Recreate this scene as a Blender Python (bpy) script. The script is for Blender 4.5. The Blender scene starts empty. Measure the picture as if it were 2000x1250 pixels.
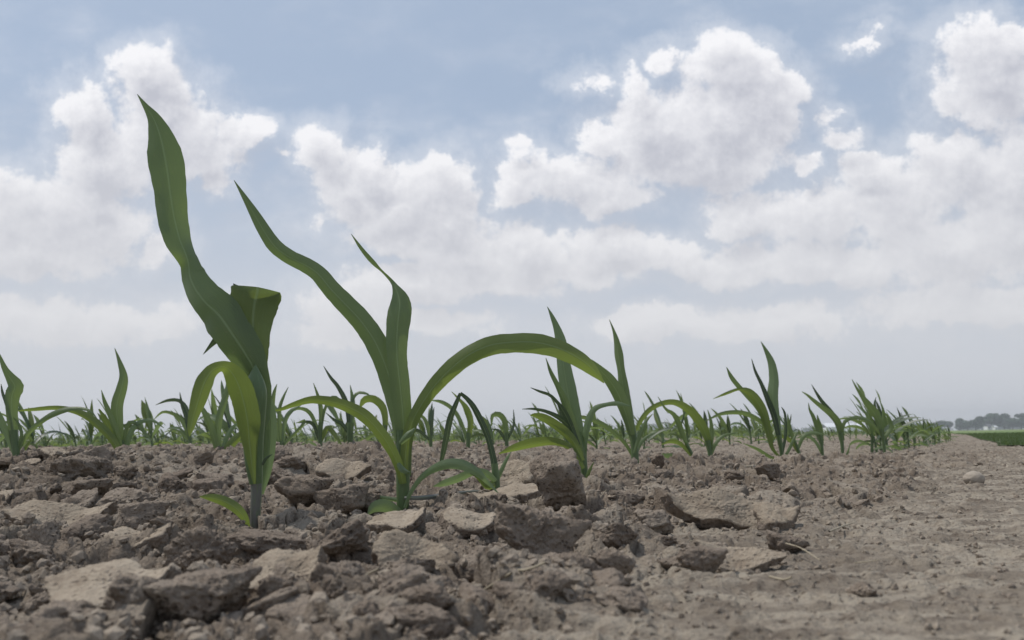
import bpy, math, random
import numpy as np
from mathutils import Vector, Matrix

# ------------------------------------------------------------------ camera
S = bpy.context.scene
FPX, CX, HZ, TH, CAMH = 1600.0, 1000.0, 856.0, 0.018, 0.080   # focal length in photo pixels, principal point, roll, height
cd = bpy.data.cameras.new('camera'); cam = bpy.data.objects.new('camera', cd); S.collection.objects.link(cam); S.camera = cam
cd.sensor_width = 36; cd.lens = FPX/2000*36; cd.shift_y = (HZ-625)/2000
cd.clip_start = 0.01; cd.clip_end = 12000
RIGHT = Vector((math.cos(TH), 0, -math.sin(TH))); UP = Vector((math.sin(TH), 0, math.cos(TH))); FWD = Vector((0, 1, 0))
m = Matrix((RIGHT, UP, -FWD)).transposed().to_4x4(); m.translation = Vector((0, 0, CAMH)); cam.matrix_world = m
cd.dof.use_dof = True; cd.dof.focus_distance = 1.0; cd.dof.aperture_fstop = 15.0
S.view_settings.view_transform = 'Standard'; S.view_settings.look = 'None'
S.view_settings.exposure = 0.18; S.view_settings.gamma = 1.0; S.view_settings.use_curve_mapping = False
S.cycles.use_denoising = True
S.cycles.max_bounces = 4; S.cycles.diffuse_bounces = 2; S.cycles.glossy_bounces = 2; S.cycles.transmission_bounces = 3; S.cycles.transparent_max_bounces = 8; S.cycles.volume_bounces = 0

# ------------------------------------------------------------------ sun and sky
SUN_EL, SUN_AZ = math.radians(62), math.radians(-70)            # azimuth from +Y towards +X
sd = bpy.data.lights.new('sun', 'SUN'); sd.energy = 2.5; sd.angle = math.radians(1.5); sd.color = (1.0, .95, .88)
sun = bpy.data.objects.new('sun', sd); S.collection.objects.link(sun)
SD = Vector((math.cos(SUN_EL)*math.sin(SUN_AZ), math.cos(SUN_EL)*math.cos(SUN_AZ), math.sin(SUN_EL)))
sun.rotation_euler = SD.to_track_quat('Z', 'Y').to_euler()

world = bpy.data.worlds.new("World"); S.world = world; world.use_nodes = True
SKY_STRENGTH = 0.10
world.cycles.sampling_method = 'NONE'

class NB:                                                       # small node helper
    def __init__(s, t): s.t = t; s.N = t.nodes; s.L = t.links
    def put(s, sock, v):
        if v is None: return
        if isinstance(v, bpy.types.NodeSocket): s.L.new(v, sock)
        else: sock.default_value = v
    def node(s, ty, ins=(), **kw):
        n = s.N.new(ty)
        for k, v in kw.items(): setattr(n, k, v)
        for k, v in (ins.items() if isinstance(ins, dict) else enumerate(ins)): s.put(n.inputs[k], v)
        return n
    def math(s, op, a, b=None, c=None, clamp=False):
        return s.node('ShaderNodeMath', (a, b, c) if c is not None else (a, b) if b is not None else (a,), operation=op, use_clamp=clamp).outputs[0]
    def vec(s, op, a, b=None, out=0):
        return s.node('ShaderNodeVectorMath', (a, b) if b is not None else (a,), operation=op).outputs[out]
    def mix(s, f, a, b, bt='MIX'):
        n = s.N.new('ShaderNodeMix'); n.data_type = 'RGBA'; n.blend_type = bt; n.clamp_factor = True
        s.put(n.inputs[0], f); s.put(n.inputs[6], a); s.put(n.inputs[7], b); return n.outputs[2]
    def noise(s, v, scale, detail=4, rough=.55, out=0, dist=0):
        n = s.node('ShaderNodeTexNoise'); s.put(n.inputs['Vector'], v)
        n.inputs['Scale'].default_value = scale; n.inputs['Detail'].default_value = detail
        n.inputs['Roughness'].default_value = rough; n.inputs['Distortion'].default_value = dist
        return n.outputs[out]
    def ss(s, x, a, b, c=0., d=1.):
        n = s.N.new('ShaderNodeMapRange'); n.interpolation_type = 'SMOOTHSTEP'
        s.put(n.inputs[0], x); s.put(n.inputs[1], a); s.put(n.inputs[2], b); s.put(n.inputs[3], c); s.put(n.inputs[4], d); return n.outputs[0]

def c4(r, g, b): return (r, g, b, 1)

# cumulus heaps: centre and half-size of each lobe given as angles (photo pixels / focal length)
LOBES = [(290,165,85,75),(175,225,75,80),(330,245,120,95),(475,245,62,42),(200,310,110,75),(390,290,90,50),(60,225,-1,-1),(440,330,60,50,.3),(330,480,90,60,.3),(560,290,50,30,.45),(420,210,30,25,.5),(1620,240,60,60,.5),(1260,150,70,60,.4),(640,430,60,60,.5),(700,600,160,60,.2),
 (90,420,200,95),(215,440,105,75),(40,500,200,60),(180,375,70,45),
 (640,300,75,65),(680,360,75,60),(745,320,70,48),(850,355,78,60),(760,400,130,65),(870,430,90,55),(900,480,150,62),(760,470,95,42),
 (1040,490,110,50),(960,545,190,55),(820,560,170,45),(1120,520,110,45),
 (1180,265,52,52),(1290,240,120,85),(1430,220,135,95),(1510,225,72,85),(1370,300,190,72),(1440,125,82,72),(1330,105,60,45,.3),
 (1090,345,115,62),(1010,365,52,50),(1200,375,115,45),(1030,290,60,32,.35),
 (1960,150,130,100),(1900,205,85,45),(1990,85,110,55),(1700,72,90,30,.42),
 (1470,410,95,55),(1600,430,140,62),(1760,400,150,85),(1880,330,110,85),(1990,330,120,120),(1650,285,70,44,.3),(1575,325,60,42,.35),(1700,345,60,40),
 (1180,470,90,38),(1280,500,160,50),(1440,520,180,48),(1650,520,190,52),(1880,490,220,80),(1990,440,150,90),
 (1170,150,80,40,.5),(1930,610,260,52),(1500,630,160,36),(1280,640,170,34),(760,640,220,32),(150,620,260,48),(420,600,90,24)]
def lobe_group():
    g = bpy.data.node_groups.new('cumulus_field', 'ShaderNodeTree')
    g.interface.new_socket('Vector', in_out='INPUT', socket_type='NodeSocketVector')
    g.interface.new_socket('Density', in_out='OUTPUT', socket_type='NodeSocketFloat')
    b = NB(g); gi = b.N.new('NodeGroupInput'); go = b.N.new('NodeGroupOutput')
    p0 = gi.outputs[0]
    w1 = b.vec('MULTIPLY', b.vec('SUBTRACT', b.noise(p0, 7, 3, .5, out=1), (.5, .5, .5)), (.11, .08, 0))
    w2 = b.vec('MULTIPLY', b.vec('SUBTRACT', b.noise(p0, 24, 5, .65, out=1), (.5, .5, .5)), (.060, .050, 0))
    p = b.vec('ADD', b.vec('ADD', p0, w1), w2)
    cur = None
    for lobe in LOBES:
        cx, cy, rx, ry = lobe[:4]; thin = lobe[4] if len(lobe) > 4 else 0
        if rx < 0: continue
        u = (cx-CX)/FPX; v = (HZ-cy)/FPX - TH*u
        kx, ky = FPX/rx/1.12, FPX/ry/1.12
        q = b.node('ShaderNodeVectorMath', (p, (kx, ky, 0), (-u*kx, -v*ky, 0)), operation='MULTIPLY_ADD').outputs[0]
        l = b.vec('LENGTH', q, out=1)
        if thin: l = b.math('ADD', l, thin)
        cur = l if cur is None else b.math('SMOOTH_MIN', cur, l, .22)
    n = b.noise(p0, 13, 10, .66)
    d = b.math('ADD', b.math('SUBTRACT', 1.0, cur), b.math('MULTIPLY', b.math('SUBTRACT', n, .5), 1.55))
    b.L.new(d, go.inputs[0]); return g
GRP = lobe_group()
b = NB(world.node_tree); b.N.clear()
wo = b.N.new('ShaderNodeOutputWorld'); bg = b.N.new('ShaderNodeBackground'); b.L.new(bg.outputs[0], wo.inputs[0]); bg.inputs[1].default_value = SKY_STRENGTH
sk = b.N.new('ShaderNodeTexSky'); sk.sky_type = 'NISHITA'; sk.sun_disc = False; sk.sun_elevation = SUN_EL; sk.sun_rotation = SUN_AZ
sk.air_density = 1.0; sk.dust_density = 2.5; sk.ozone_density = 1.0; sk.altitude = 100
tc = b.N.new('ShaderNodeTexCoord'); sp = b.N.new('ShaderNodeSeparateXYZ'); b.L.new(tc.outputs['Generated'], sp.inputs[0])
yy = b.math('MAXIMUM', b.math('ABSOLUTE', sp.outputs[1]), .12)
cb = b.N.new('ShaderNodeCombineXYZ'); b.L.new(b.math('DIVIDE', sp.outputs[0], yy), cb.inputs[0]); b.L.new(b.math('DIVIDE', sp.outputs[2], yy), cb.inputs[1])
P0 = cb.outputs[0]
def field(v):
    n = b.N.new('ShaderNodeGroup'); n.node_tree = GRP; b.L.new(v, n.inputs[0]); return n.outputs[0]
D0 = field(P0); D1 = field(b.vec('ADD', P0, (-.012, .03, 0)))
grad = b.math('ADD', b.math('SUBTRACT', D0, D1), b.math('MULTIPLY', b.math('SUBTRACT', b.noise(P0, 13, 8, .66), b.noise(b.vec('ADD', P0, (-.004, .009, 0)), 13, 8, .66)), 1.7))
wisp = b.ss(b.noise(b.vec('MULTIPLY', P0, (1, 2.0, 1)), 5, 7, .62), .42, .78, 0, .5)
el = sp.outputs[2]
low = b.ss(el, .03, .40, 1, 0)
body = b.ss(D0, -.05, .38)
veil = b.ss(D0, -.60, .20, 0, .34)
cov = b.math('MAXIMUM', body, b.math('MAXIMUM', veil, b.math('MULTIPLY', wisp, b.ss(D0, -1.4, -.1, .35, 1))))
lit = b.math('ADD', b.math('MULTIPLY', grad, .80), b.ss(D0, 1.0, .25, .06, .58), clamp=True)
K = 1/SKY_STRENGTH
skycol = b.mix(.78, sk.outputs[0], c4(.375*K, .460*K, .590*K))
skycol = b.mix(b.math('MULTIPLY', low, .86), skycol, c4(.595*K, .605*K, .635*K))
cloud = b.mix(lit, c4(.475*K, .485*K, .545*K), c4(.86*K, .855*K, .875*K))
cloud = b.mix(b.math('MULTIPLY', low, .92), cloud, c4(.625*K, .63*K, .65*K))
b.L.new(b.mix(b.math('MULTIPLY', cov, .96), skycol, cloud), bg.inputs[0])

# ------------------------------------------------------------------ helpers
rng = np.random.default_rng(7); random.seed(7)
def P(px, py, Y):                                               # a point at distance Y in front of the camera
    px, py, Y = float(px), float(py), float(Y); return Vector((0, 0, CAMH)) + Y*(FWD + RIGHT*((px-CX)/FPX) + UP*((HZ-py)/FPX))
def hsh(ix, iy, iz, seed):
    h = (ix.astype(np.int64)*374761393 + iy.astype(np.int64)*668265263 + iz.astype(np.int64)*2147483647*3 + seed*1274126177) & 0xffffffff
    h = ((h ^ (h >> 13))*1274126177) & 0xffffffff
    h = ((h ^ (h >> 15))*2246822519) & 0xffffffff
    return ((h ^ (h >> 16)) & 0xffffff)/float(0xffffff)
def vn2(x, y, seed=0):
    ix = np.floor(x); iy = np.floor(y); fx = x-ix; fy = y-iy
    fx = fx*fx*fx*(fx*(fx*6-15)+10); fy = fy*fy*fy*(fy*(fy*6-15)+10); z = np.zeros_like(ix)
    a = hsh(ix, iy, z, seed); b_ = hsh(ix+1, iy, z, seed); c = hsh(ix, iy+1, z, seed); d = hsh(ix+1, iy+1, z, seed)
    return (a+(b_-a)*fx)*(1-fy) + (c+(d-c)*fx)*fy - .5
def vn3(p, seed=0):
    i = np.floor(p); f = p-i; f = f*f*(3-2*f); r = 0
    for dx in (0, 1):
        for dy in (0, 1):
            for dz in (0, 1):
                w = (f[:,0] if dx else 1-f[:,0])*(f[:,1] if dy else 1-f[:,1])*(f[:,2] if dz else 1-f[:,2])
                r = r + w*hsh(i[:,0]+dx, i[:,1]+dy, i[:,2]+dz, seed)
    return r-.5
def fbm3(p, octs, seed=0, gain=.5):
    r = 0; a = 1
    for o in range(octs): r = r + a*vn3(p*(2.03**o)+o*17.3, seed+o); a *= gain
    return r
def sst(a, b_, x): t = np.clip((x-a)/(b_-a), 0, 1); return t*t*(3-2*t)
def voro(x, y, seed):
    ix = np.floor(x); iy = np.floor(y); f1 = np.full_like(x, 9.); f2 = np.full_like(x, 9.)
    cid = np.zeros_like(x); vx = np.zeros_like(x); vy = np.zeros_like(x); z = np.zeros_like(x)
    for dx in (-1, 0, 1):
        for dy in (-1, 0, 1):
            gx = ix+dx; gy = iy+dy
            jx = gx+.1+.8*hsh(gx, gy, z, seed); jy = gy+.1+.8*hsh(gx, gy, z, seed+5)
            d = np.hypot(x-jx, y-jy); nw = d < f1
            f2 = np.where(nw, f1, np.minimum(f2, d))
            vx = np.where(nw, x-jx, vx); vy = np.where(nw, y-jy, vy); cid = np.where(nw, hsh(gx, gy, z, seed+9), cid)
            f1 = np.where(nw, d, f1)
    return f1, f2-f1, cid, vx, vy

def mesh_np(name, verts, faces, smooth=True, mat=None, mats=None, midx=None, uv=None):
    me = bpy.data.meshes.new(name); verts = np.asarray(verts, np.float32); faces = np.asarray(faces, np.int32)
    n, k = faces.shape
    me.vertices.add(len(verts)); me.vertices.foreach_set('co', verts.ravel())
    me.loops.add(n*k); me.loops.foreach_set('vertex_index', faces.ravel())
    me.polygons.add(n); me.polygons.foreach_set('loop_start', np.arange(0, n*k, k, dtype=np.int32))
    me.polygons.foreach_set('use_smooth', np.full(n, smooth))
    for mm in (mats or ([mat] if mat else [])): me.materials.append(mm)
    if midx is not None: me.polygons.foreach_set('material_index', np.asarray(midx, np.int32))
    if uv is not None:
        l = me.uv_layers.new(name='UVMap'); l.data.foreach_set('uv', np.asarray(uv, np.float32)[faces.ravel()].ravel())
    me.update(calc_edges=True); me.validate(); return me
def link(name, me, parent=None):
    o = bpy.data.objects.new(name, me); S.collection.objects.link(o)
    if parent: o.parent = parent
    return o
def tag(o, label=None, cat=None, group=None, kind=None):
    if label: o['label'] = label
    if cat: o['category'] = cat
    if group: o['group'] = group
    if kind: o['kind'] = kind
    return o
def empty(name, loc=(0, 0, 0)):
    o = bpy.data.objects.new(name, None); S.collection.objects.link(o); o.location = loc; o.empty_display_size = .02; return o

# ------------------------------------------------------------------ the lie of the land
def s_of(X, Y): return ((-(X+.2525)) + .73*(Y-.8))*.808          # metres to the left of the first crop row
def zbase(X, Y):
    X = np.asarray(X, float); Y = np.asarray(Y, float); s = s_of(X, Y); u = X/np.maximum(Y, .2)
    top = .028 + .030*sst(.15, -.25, u)
    z = top*sst(.12, .62, s)*sst(.75, 1.25, Y)
    z = z + .020*np.exp(-(s/.16)**2)*sst(1.15, 1.5, Y)*sst(2.3, 1.8, Y)
    return z
def rough_of(X, Y):
    s = s_of(X, Y); n = vn2(X*9, Y*9, 41)*.22 + vn2(X*31, Y*31, 42)*.08
    w = sst(-.47, -.30, s+n+.05*sst(1.3, .45, Y))
    fade = 1-.75*sst(2.0, 3.2, Y)*sst(.0, .25, X/np.maximum(Y, .2))
    return w*fade
def crust_mask(X, Y):
    wx = X + .018*vn2(X*25, Y*25, 1) + .007*vn2(X*80, Y*80, 2); wy = Y + .018*vn2(X*25, Y*25, 3) + .007*vn2(X*80, Y*80, 4)
    f1, e, cid, vx, vy = voro(wx/.085, wy/.085, 11)
    return np.clip(sst(-.22, .10, vn2(X*7+3, Y*7, 31))*(.15+.85*(cid > .42)*sst(.06, .13, e)), 0, 1)
def terrain(X, Y, detail=True):
    z = zbase(X, Y); r = rough_of(X, Y)
    # cracked, tilted crust plates of two sizes
    wx = X + .018*vn2(X*25, Y*25, 1) + .007*vn2(X*80, Y*80, 2); wy = Y + .018*vn2(X*25, Y*25, 3) + .007*vn2(X*80, Y*80, 4)
    f1, e, cid, vx, vy = voro(wx/.085, wy/.085, 11)
    t = cid*50
    plate = (cid-.45)*.024 + (vx*np.sin(t)+vy*np.cos(t))*.022*(.4+cid) - .014*(1-sst(.0, .13, e))
    plate = (cid-.45)*.013*sst(0, .15, e) + (vx*np.sin(t)+vy*np.cos(t))*.012*(.4+cid)*sst(0, .15, e) - .006*(1-sst(0, .12, e))
    plate *= (cid > .35)*.8+.2
    f1, e2, c2, vx, vy = voro(wx/.031+7, wy/.031, 21); t = c2*50
    small = ((c2-.5)*.009 + (vx*np.sin(t)+vy*np.cos(t))*.009)*sst(0, .30, e2) - .004*(1-sst(0, .2, e2))
    lum = .018*vn2(X*14, Y*14, 5) + .010*vn2(X*33, Y*33, 6)
    crust = np.clip(sst(-.22, .10, vn2(X*7+3, Y*7, 31))*(.15+.85*(cid > .42)*sst(.06, .13, e)), 0, 1)   # where crust survived and where it is crumbled
    g = 0; a = .0050; fr = 80
    for o in range(5):
        g = g + a*vn2(X*fr+o*9, Y*fr, 50+o); a *= .64; fr *= 2.1
    f1, e3, c3, vx, vy = voro(wx/.0115, wy/.0115+3, 61)
    crumb = (c3-.25)*.0060*sst(0, .45, e3)
    h = lum + plate + small*(.9-.7*crust) + g*(1.25-.85*crust) + crumb*(1.0-.8*crust)
    pth = .0030*vn2(X*14, Y*22, 71) + .0018*vn2(X*45, Y*60, 72) + g*.25 + np.maximum(c3-.66, 0)*.006*sst(.9,.2,f1)
    edge = np.exp(-((s_of(X, Y)+.40)/.14)**2)
    pth = pth + (small*.35+crumb*.5)*edge + crumb*.25
    low = np.interp(Y, [3.2, 4.35, 7.4, 11.2, 42], [1.7, 2.62, 4.2, 6.1, 21.5]); sunk = sst(-.02, .05, (X-low)*.8)*sst(3.72, 3.9, Y)
    z = z - .010*np.exp(-((X+.247)**2+(Y-.765)**2)/.0011)
    return z + r*h + (1-r)*pth - .05*sunk - .12*sst(13, 16, Y)*sst(.46, .50, X/Y)

# ------------------------------------------------------------------ materials
def mat(name, rough=.9, spec=.2):
    mt = bpy.data.materials.new(name); mt.use_nodes = True; b = NB(mt.node_tree)
    pr = b.N['Principled BSDF']; pr.inputs['Roughness'].default_value = rough; pr.inputs['Specular IOR Level'].default_value = spec
    return mt, b, pr
def soil_mat(name, dark, mid, pale, bump=.8, scale=1., obj_random=False):
    mt, b, pr = mat(name, .95, .12)
    geo = b.N.new('ShaderNodeNewGeometry'); v = geo.outputs['Position']
    if obj_random: oi = b.N.new('ShaderNodeObjectInfo')
    n1 = b.noise(v, 9*scale, 5, .6); n2 = b.noise(v, 70*scale, 5, .65); n3 = b.noise(v, 420*scale, 3, .6)
    c = b.mix(b.ss(n1, .36, .64), mid, pale)
    c = b.mix(b.ss(n2, .55, .30, 0, .75), c, dark)
    c = b.mix(b.ss(n3, .50, .30, 0, .55), c, dark)
    c = b.mix(b.ss(n3, .60, .75, 0, .35), c, pale)
    vo = b.N.new('ShaderNodeTexVoronoi'); vo.inputs['Scale'].default_value = 260*scale; b.L.new(v, vo.inputs['Vector'])
    pit = b.math('MULTIPLY', b.ss(vo.outputs['Distance'], .36, .15), b.ss(b.noise(v, 60, 3, .6), .42, .58)); c = b.mix(b.math('MULTIPLY', pit, .75), c, c4(.10,.08,.062))
    if obj_random:
        c = b.mix(b.math('MULTIPLY', oi.outputs['Random'], .4), c, dark)
    b.L.new(c, pr.inputs['Base Color'])
    hgt = b.math('ADD', b.math('MULTIPLY', n2, .5), b.math('ADD', b.math('MULTIPLY', n3, .35), b.math('SUBTRACT', b.math('MULTIPLY', b.noise(v, 1500*scale, 2, .5), .12), b.math('MULTIPLY', pit, .3))))
    bp = b.N.new('ShaderNodeBump'); bp.inputs['Strength'].default_value = bump; bp.inputs['Distance'].default_value = .009
    b.L.new(hgt, bp.inputs['Height']); b.L.new(bp.outputs[0], pr.inputs['Normal']); return mt
SD_, SM_, SP_ = c4(.105,.080,.062), c4(.215,.172,.138), c4(.300,.252,.203)
M_clod = soil_mat('clod_earth', c4(.165,.131,.103), c4(.25,.203,.161), c4(.32,.268,.215), .9, 1., True)
M_crust = soil_mat('dry_crust', c4(.205,.162,.120), c4(.315,.260,.197), c4(.375,.315,.245), .6, 1.)
M_crumb = soil_mat('soil_crumbs', c4(.16,.128,.10), c4(.265,.22,.176), c4(.345,.292,.232), .6)
def ground_mat():
    mt, b, pr = mat('field_soil', .95, .1)
    geo = b.N.new('ShaderNodeNewGeometry'); v = geo.outputs['Position']
    at = b.N.new('ShaderNodeAttribute'); at.attribute_name = 'crust'; at2 = b.N.new('ShaderNodeAttribute'); at2.attribute_name = 'tilled'
    n1 = b.noise(v, 6, 5, .6); n2 = b.noise(v, 60, 5, .65); n3 = b.noise(v, 380, 4, .65)
    st = b.noise(b.vec('MULTIPLY', v, (1, 3.6, 1)), 8, 6, .6)
    til = b.mix(b.ss(n1, .35, .65), c4(.185,.149,.116), c4(.252,.208,.163))
    til = b.mix(b.math('MULTIPLY', at.outputs[2], .75), til, c4(.335,.290,.233))
    pat = b.mix(b.ss(st, .42, .58), c4(.225,.190,.150), c4(.355,.308,.245))
    c = b.mix(at2.outputs[2], pat, til)
    c = b.mix(b.ss(n2, .52, .30, 0, .65), c, c4(.105,.08,.063))
    c = b.mix(b.ss(n3, .48, .30, 0, .6), c, c4(.09,.07,.055))
    c = b.mix(b.ss(n3, .60, .74, 0, .4), c, c4(.38,.33,.27))
    vo = b.N.new('ShaderNodeTexVoronoi'); vo.inputs['Scale'].default_value = 210; b.L.new(v, vo.inputs['Vector'])
    pit = b.math('MULTIPLY', b.ss(vo.outputs['Distance'], .42, .18), b.ss(b.noise(v, 45, 3, .6), .46, .60))
    c = b.mix(b.math('MULTIPLY', pit, .7), c, c4(.10,.076,.056))
    b.L.new(c, pr.inputs['Base Color'])
    hgt = b.math('ADD', b.math('MULTIPLY', n2, .45), b.math('ADD', b.math('MULTIPLY', n3, .4), b.math('SUBTRACT', b.math('MULTIPLY', b.noise(v, 1400, 2, .5), .12), b.math('MULTIPLY', pit, .3))))
    bp = b.N.new('ShaderNodeBump'); bp.inputs['Strength'].default_value = .9; bp.inputs['Distance'].default_value = .008
    b.L.new(hgt, bp.inputs['Height']); b.L.new(bp.outputs[0], pr.inputs['Normal']); return mt
M_ground = ground_mat()

def leaf_mat(name, c1, c2, tr, trans=.38, rough=.42, veins=True):
    mt, b, pr = mat(name, rough, .5)
    uv = b.N.new('ShaderNodeUVMap'); uv.uv_map = 'UVMap'; sp = b.N.new('ShaderNodeSeparateXYZ'); b.L.new(uv.outputs[0], sp.inputs[0])
    u, v = sp.outputs[0], sp.outputs[1]
    geo = b.N.new('ShaderNodeNewGeometry')
    oi = b.N.new('ShaderNodeObjectInfo')
    nz = b.noise(geo.outputs['Position'], 14, 4, .6)
    c = b.mix(b.ss(nz, .35, .65), c1, c2)
    c = b.mix(b.math('MULTIPLY', oi.outputs['Random'], .35), c, c2)
    cbn = b.N.new('ShaderNodeCombineXYZ'); b.L.new(b.math('MULTIPLY', u, 26), cbn.inputs[0]); b.L.new(b.math('MULTIPLY', v, 6), cbn.inputs[1])
    vein = b.noise(cbn.outputs[0], 1.0, 3, .6)
    c = b.mix(b.ss(vein, .50, .68, 0, .6), c, c4(.13,.19,.08))
    c = b.mix(b.ss(b.noise(geo.outputs['Position'], 320, 2, .5), .66, .74, 0, .5), c, c4(.20,.18,.11))
    rib = b.ss(b.math('ABSOLUTE', b.math('SUBTRACT', u, .5)), .012, .042, 1, 0)
    c = b.mix(b.math('MULTIPLY', rib, .9), c, c4(.25,.32,.17))
    # purplish-brown scorch at some tips, paler base
    b.L.new(c, pr.inputs['Base Color'])
    bp = b.N.new('ShaderNodeBump'); bp.inputs['Strength'].default_value = .35; bp.inputs['Distance'].default_value = .0008
    b.L.new(b.math('ADD', vein, b.math('MULTIPLY', rib, .8)), bp.inputs['Height']); b.L.new(bp.outputs[0], pr.inputs['Normal'])
    t = b.N.new('ShaderNodeBsdfTranslucent'); b.L.new(b.mix(b.math('MULTIPLY', rib, .4), tr, c4(.10,.16,.03)), t.inputs[0]); b.L.new(bp.outputs[0], t.inputs['Normal'])
    mx = b.N.new('ShaderNodeMixShader'); mx.inputs[0].default_value = trans
    b.L.new(pr.outputs[0], mx.inputs[1]); b.L.new(t.outputs[0], mx.inputs[2]); b.L.new(mx.outputs[0], b.N['Material Output'].inputs[0]); return mt
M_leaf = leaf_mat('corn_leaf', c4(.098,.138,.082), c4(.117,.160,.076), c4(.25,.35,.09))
M_leaf_lit = leaf_mat('corn_leaf_lit', c4(.10,.14,.058), c4(.118,.158,.062), c4(.25,.33,.055), .48)  # sunlit copy of corn_leaf: backlit glow put into a yellower, more translucent colour
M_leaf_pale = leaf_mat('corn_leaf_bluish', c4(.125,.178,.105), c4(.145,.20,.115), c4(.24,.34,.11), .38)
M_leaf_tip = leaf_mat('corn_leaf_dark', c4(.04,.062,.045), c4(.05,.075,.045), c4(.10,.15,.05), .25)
M_stem = leaf_mat('corn_stem', c4(.085,.135,.055), c4(.10,.155,.06), c4(.16,.25,.05), .12)
M_stem_low = leaf_mat('corn_stem_foot', c4(.12,.115,.115), c4(.14,.14,.12), c4(.16,.16,.10), .08)

# ------------------------------------------------------------------ soil surface
def build_soil():
    ys = np.concatenate([np.geomspace(.12+.35, 9+.35, 1000)-.35, np.geomspace(9.1, 60, 90)]); AP = .35
    us = np.linspace(-1, 1, 1500); us = (us*.82 + np.sign(us)*np.abs(us)**2.2*.28)
    U, Yg = np.meshgrid(us, ys); Xg = U*(Yg+AP)*.95 ; X = Xg.ravel(); Y = Yg.ravel()
    Z = np.concatenate([terrain(a, c) for a, c in zip(np.array_split(X, 8), np.array_split(Y, 8))])
    n, mcol = U.shape; idx = np.arange(n*mcol).reshape(n, mcol)
    q = np.stack([X, Y, Z], 1); near = (Y < 6); w = rough_of(X[near], Y[near])[:, None]*.88+.12
    for fr, am, sd in ((75., .0075, 3), (190., .0034, 5)):           # crumble the little cliffs so they do not stand like curtains
        d = np.stack([vn3(q[near]*fr+k*31.7, sd+k) for k in range(3)], 1); q[near] += d*w*am
    F = np.stack([idx[:-1,:-1].ravel(), idx[:-1,1:].ravel(), idx[1:,1:].ravel(), idx[1:,:-1].ravel()], 1)
    me = mesh_np('soil', q, F, True, M_ground)
    crust = crust_mask(X, Y)*rough_of(X, Y)
    for nm, arr in (('crust', crust), ('tilled', rough_of(X, Y))):
        a = me.attributes.new(nm, 'FLOAT', 'POINT'); a.data.foreach_set('value', arr.astype(np.float32))
    tag(link('soil', me), kind='structure')
build_soil()

def hit(px, py):                                                # where the view ray meets the smooth lie of the land
    for Y in np.geomspace(.25, 30, 900):
        p = P(px, py, float(Y))
        if p.z <= float(zbase(p.x, p.y)): return p
    return p

# ------------------------------------------------------------------ clods
def ico(n):
    import bmesh
    bm = bmesh.new(); bmesh.ops.create_icosphere(bm, subdivisions=n, radius=1); bm.verts.ensure_lookup_table()
    v = np.array([x.co[:] for x in bm.verts]); f = np.array([[w.index for w in fc.verts] for fc in bm.faces]); bm.free(); return v, f
ICO = {k: ico(k) for k in (1, 2, 3, 5, 6)}
def clod_mesh(seed, kind='block', sub=5, asp=(1, 1, 1)):
    """angular lump about 1 unit wide: convex planes, weathered by noise. kinds: block, slab, crumb, wedge"""
    v, f = ICO[sub]; r = np.random.default_rng(seed); asp = np.array(asp, float)
    nrm = r.normal(size=(14 if kind != 'crumb' else 26, 3)); nrm /= np.linalg.norm(nrm, axis=1)[:, None]
    d = r.uniform(.36, .56, len(nrm)) if kind != 'crumb' else r.uniform(.44, .52, len(nrm))
    if kind == 'slab':
        nrm[:, 2] *= .25; nrm /= np.linalg.norm(nrm, axis=1)[:, None]; d = r.uniform(.38, .55, len(nrm))
    if kind == 'slab':
        nrm = np.vstack([nrm, [[.02, -.04, 1], [0, .03, -1]]]); d = np.append(d, [.115, .14])
    elif kind != 'crumb':
        nrm = np.vstack([nrm, [[.1*r.normal(), .1*r.normal(), 1]]]); d = np.append(d, .27)
    if kind == 'wedge':
        nrm = np.vstack([nrm, [[-.62, -.2, -.75], [.25, -.85, .3]]]); d = np.append(d, [.26, .24])
    nrm /= np.linalg.norm(nrm, axis=1)[:, None]
    q = v + .10*np.stack([fbm3(v*2.2+9, 3, seed), fbm3(v*2.2+29, 3, seed+3), fbm3(v*2.2+49, 3, seed+6)], 1)
    q /= np.linalg.norm(q, axis=1)[:, None]
    dots = q @ nrm.T; rad = np.where(dots > .02, d/np.maximum(dots, .02), 9)
    k = 45
    R = -np.log(np.exp(-k*np.minimum(rad, 3)).sum(1))/k
    R = np.clip(R, .05, .72)
    p = v*R[:, None]
    amp = .075 if kind == 'slab' else .11 if kind != 'crumb' else .15
    R = R*(1+.10*fbm3(v*asp*np.array([5, 5, 1.5]), 4, seed+70, .6)); p = v*R[:, None]
    top = np.clip(p[:, 2]/(np.abs(p[:, 2]).max()), 0, 1)**3
    am = amp*(1-.72*top) if kind == 'slab' else amp
    nn = fbm3(p*asp*4.5, 6, seed+20, .66) ; ridge = np.abs(fbm3(p*asp*9, 3, seed+40))
    vd = v.copy()
    if kind == 'slab': vd = v*(1-top)[:, None]; vd[:, 2] += top*.5
    p = p + vd*((nn*am)-(ridge*.04))[:, None]
    strata = .005*np.sin(p[:, 2]*60+4*fbm3(p*3, 2, seed+60)) if kind == 'slab' else 0
    p[:, :2] *= (1+strata*(1-top))[:, None] if kind == 'slab' else 1
    fn = np.cross(p[f[:,1]]-p[f[:,0]], p[f[:,2]]-p[f[:,0]]); fn /= np.maximum(np.linalg.norm(fn, axis=1), 1e-9)[:, None]
    zc = p[f].mean(1)[:, 2]
    mi = ((fn[:, 2] > .45) & (zc > p[:, 2].max()*.35)).astype(int) if kind == 'slab' else np.zeros(len(f), int)
    return mesh_np('clod', p, f, True, mats=[M_clod, M_crust], midx=mi)

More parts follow.
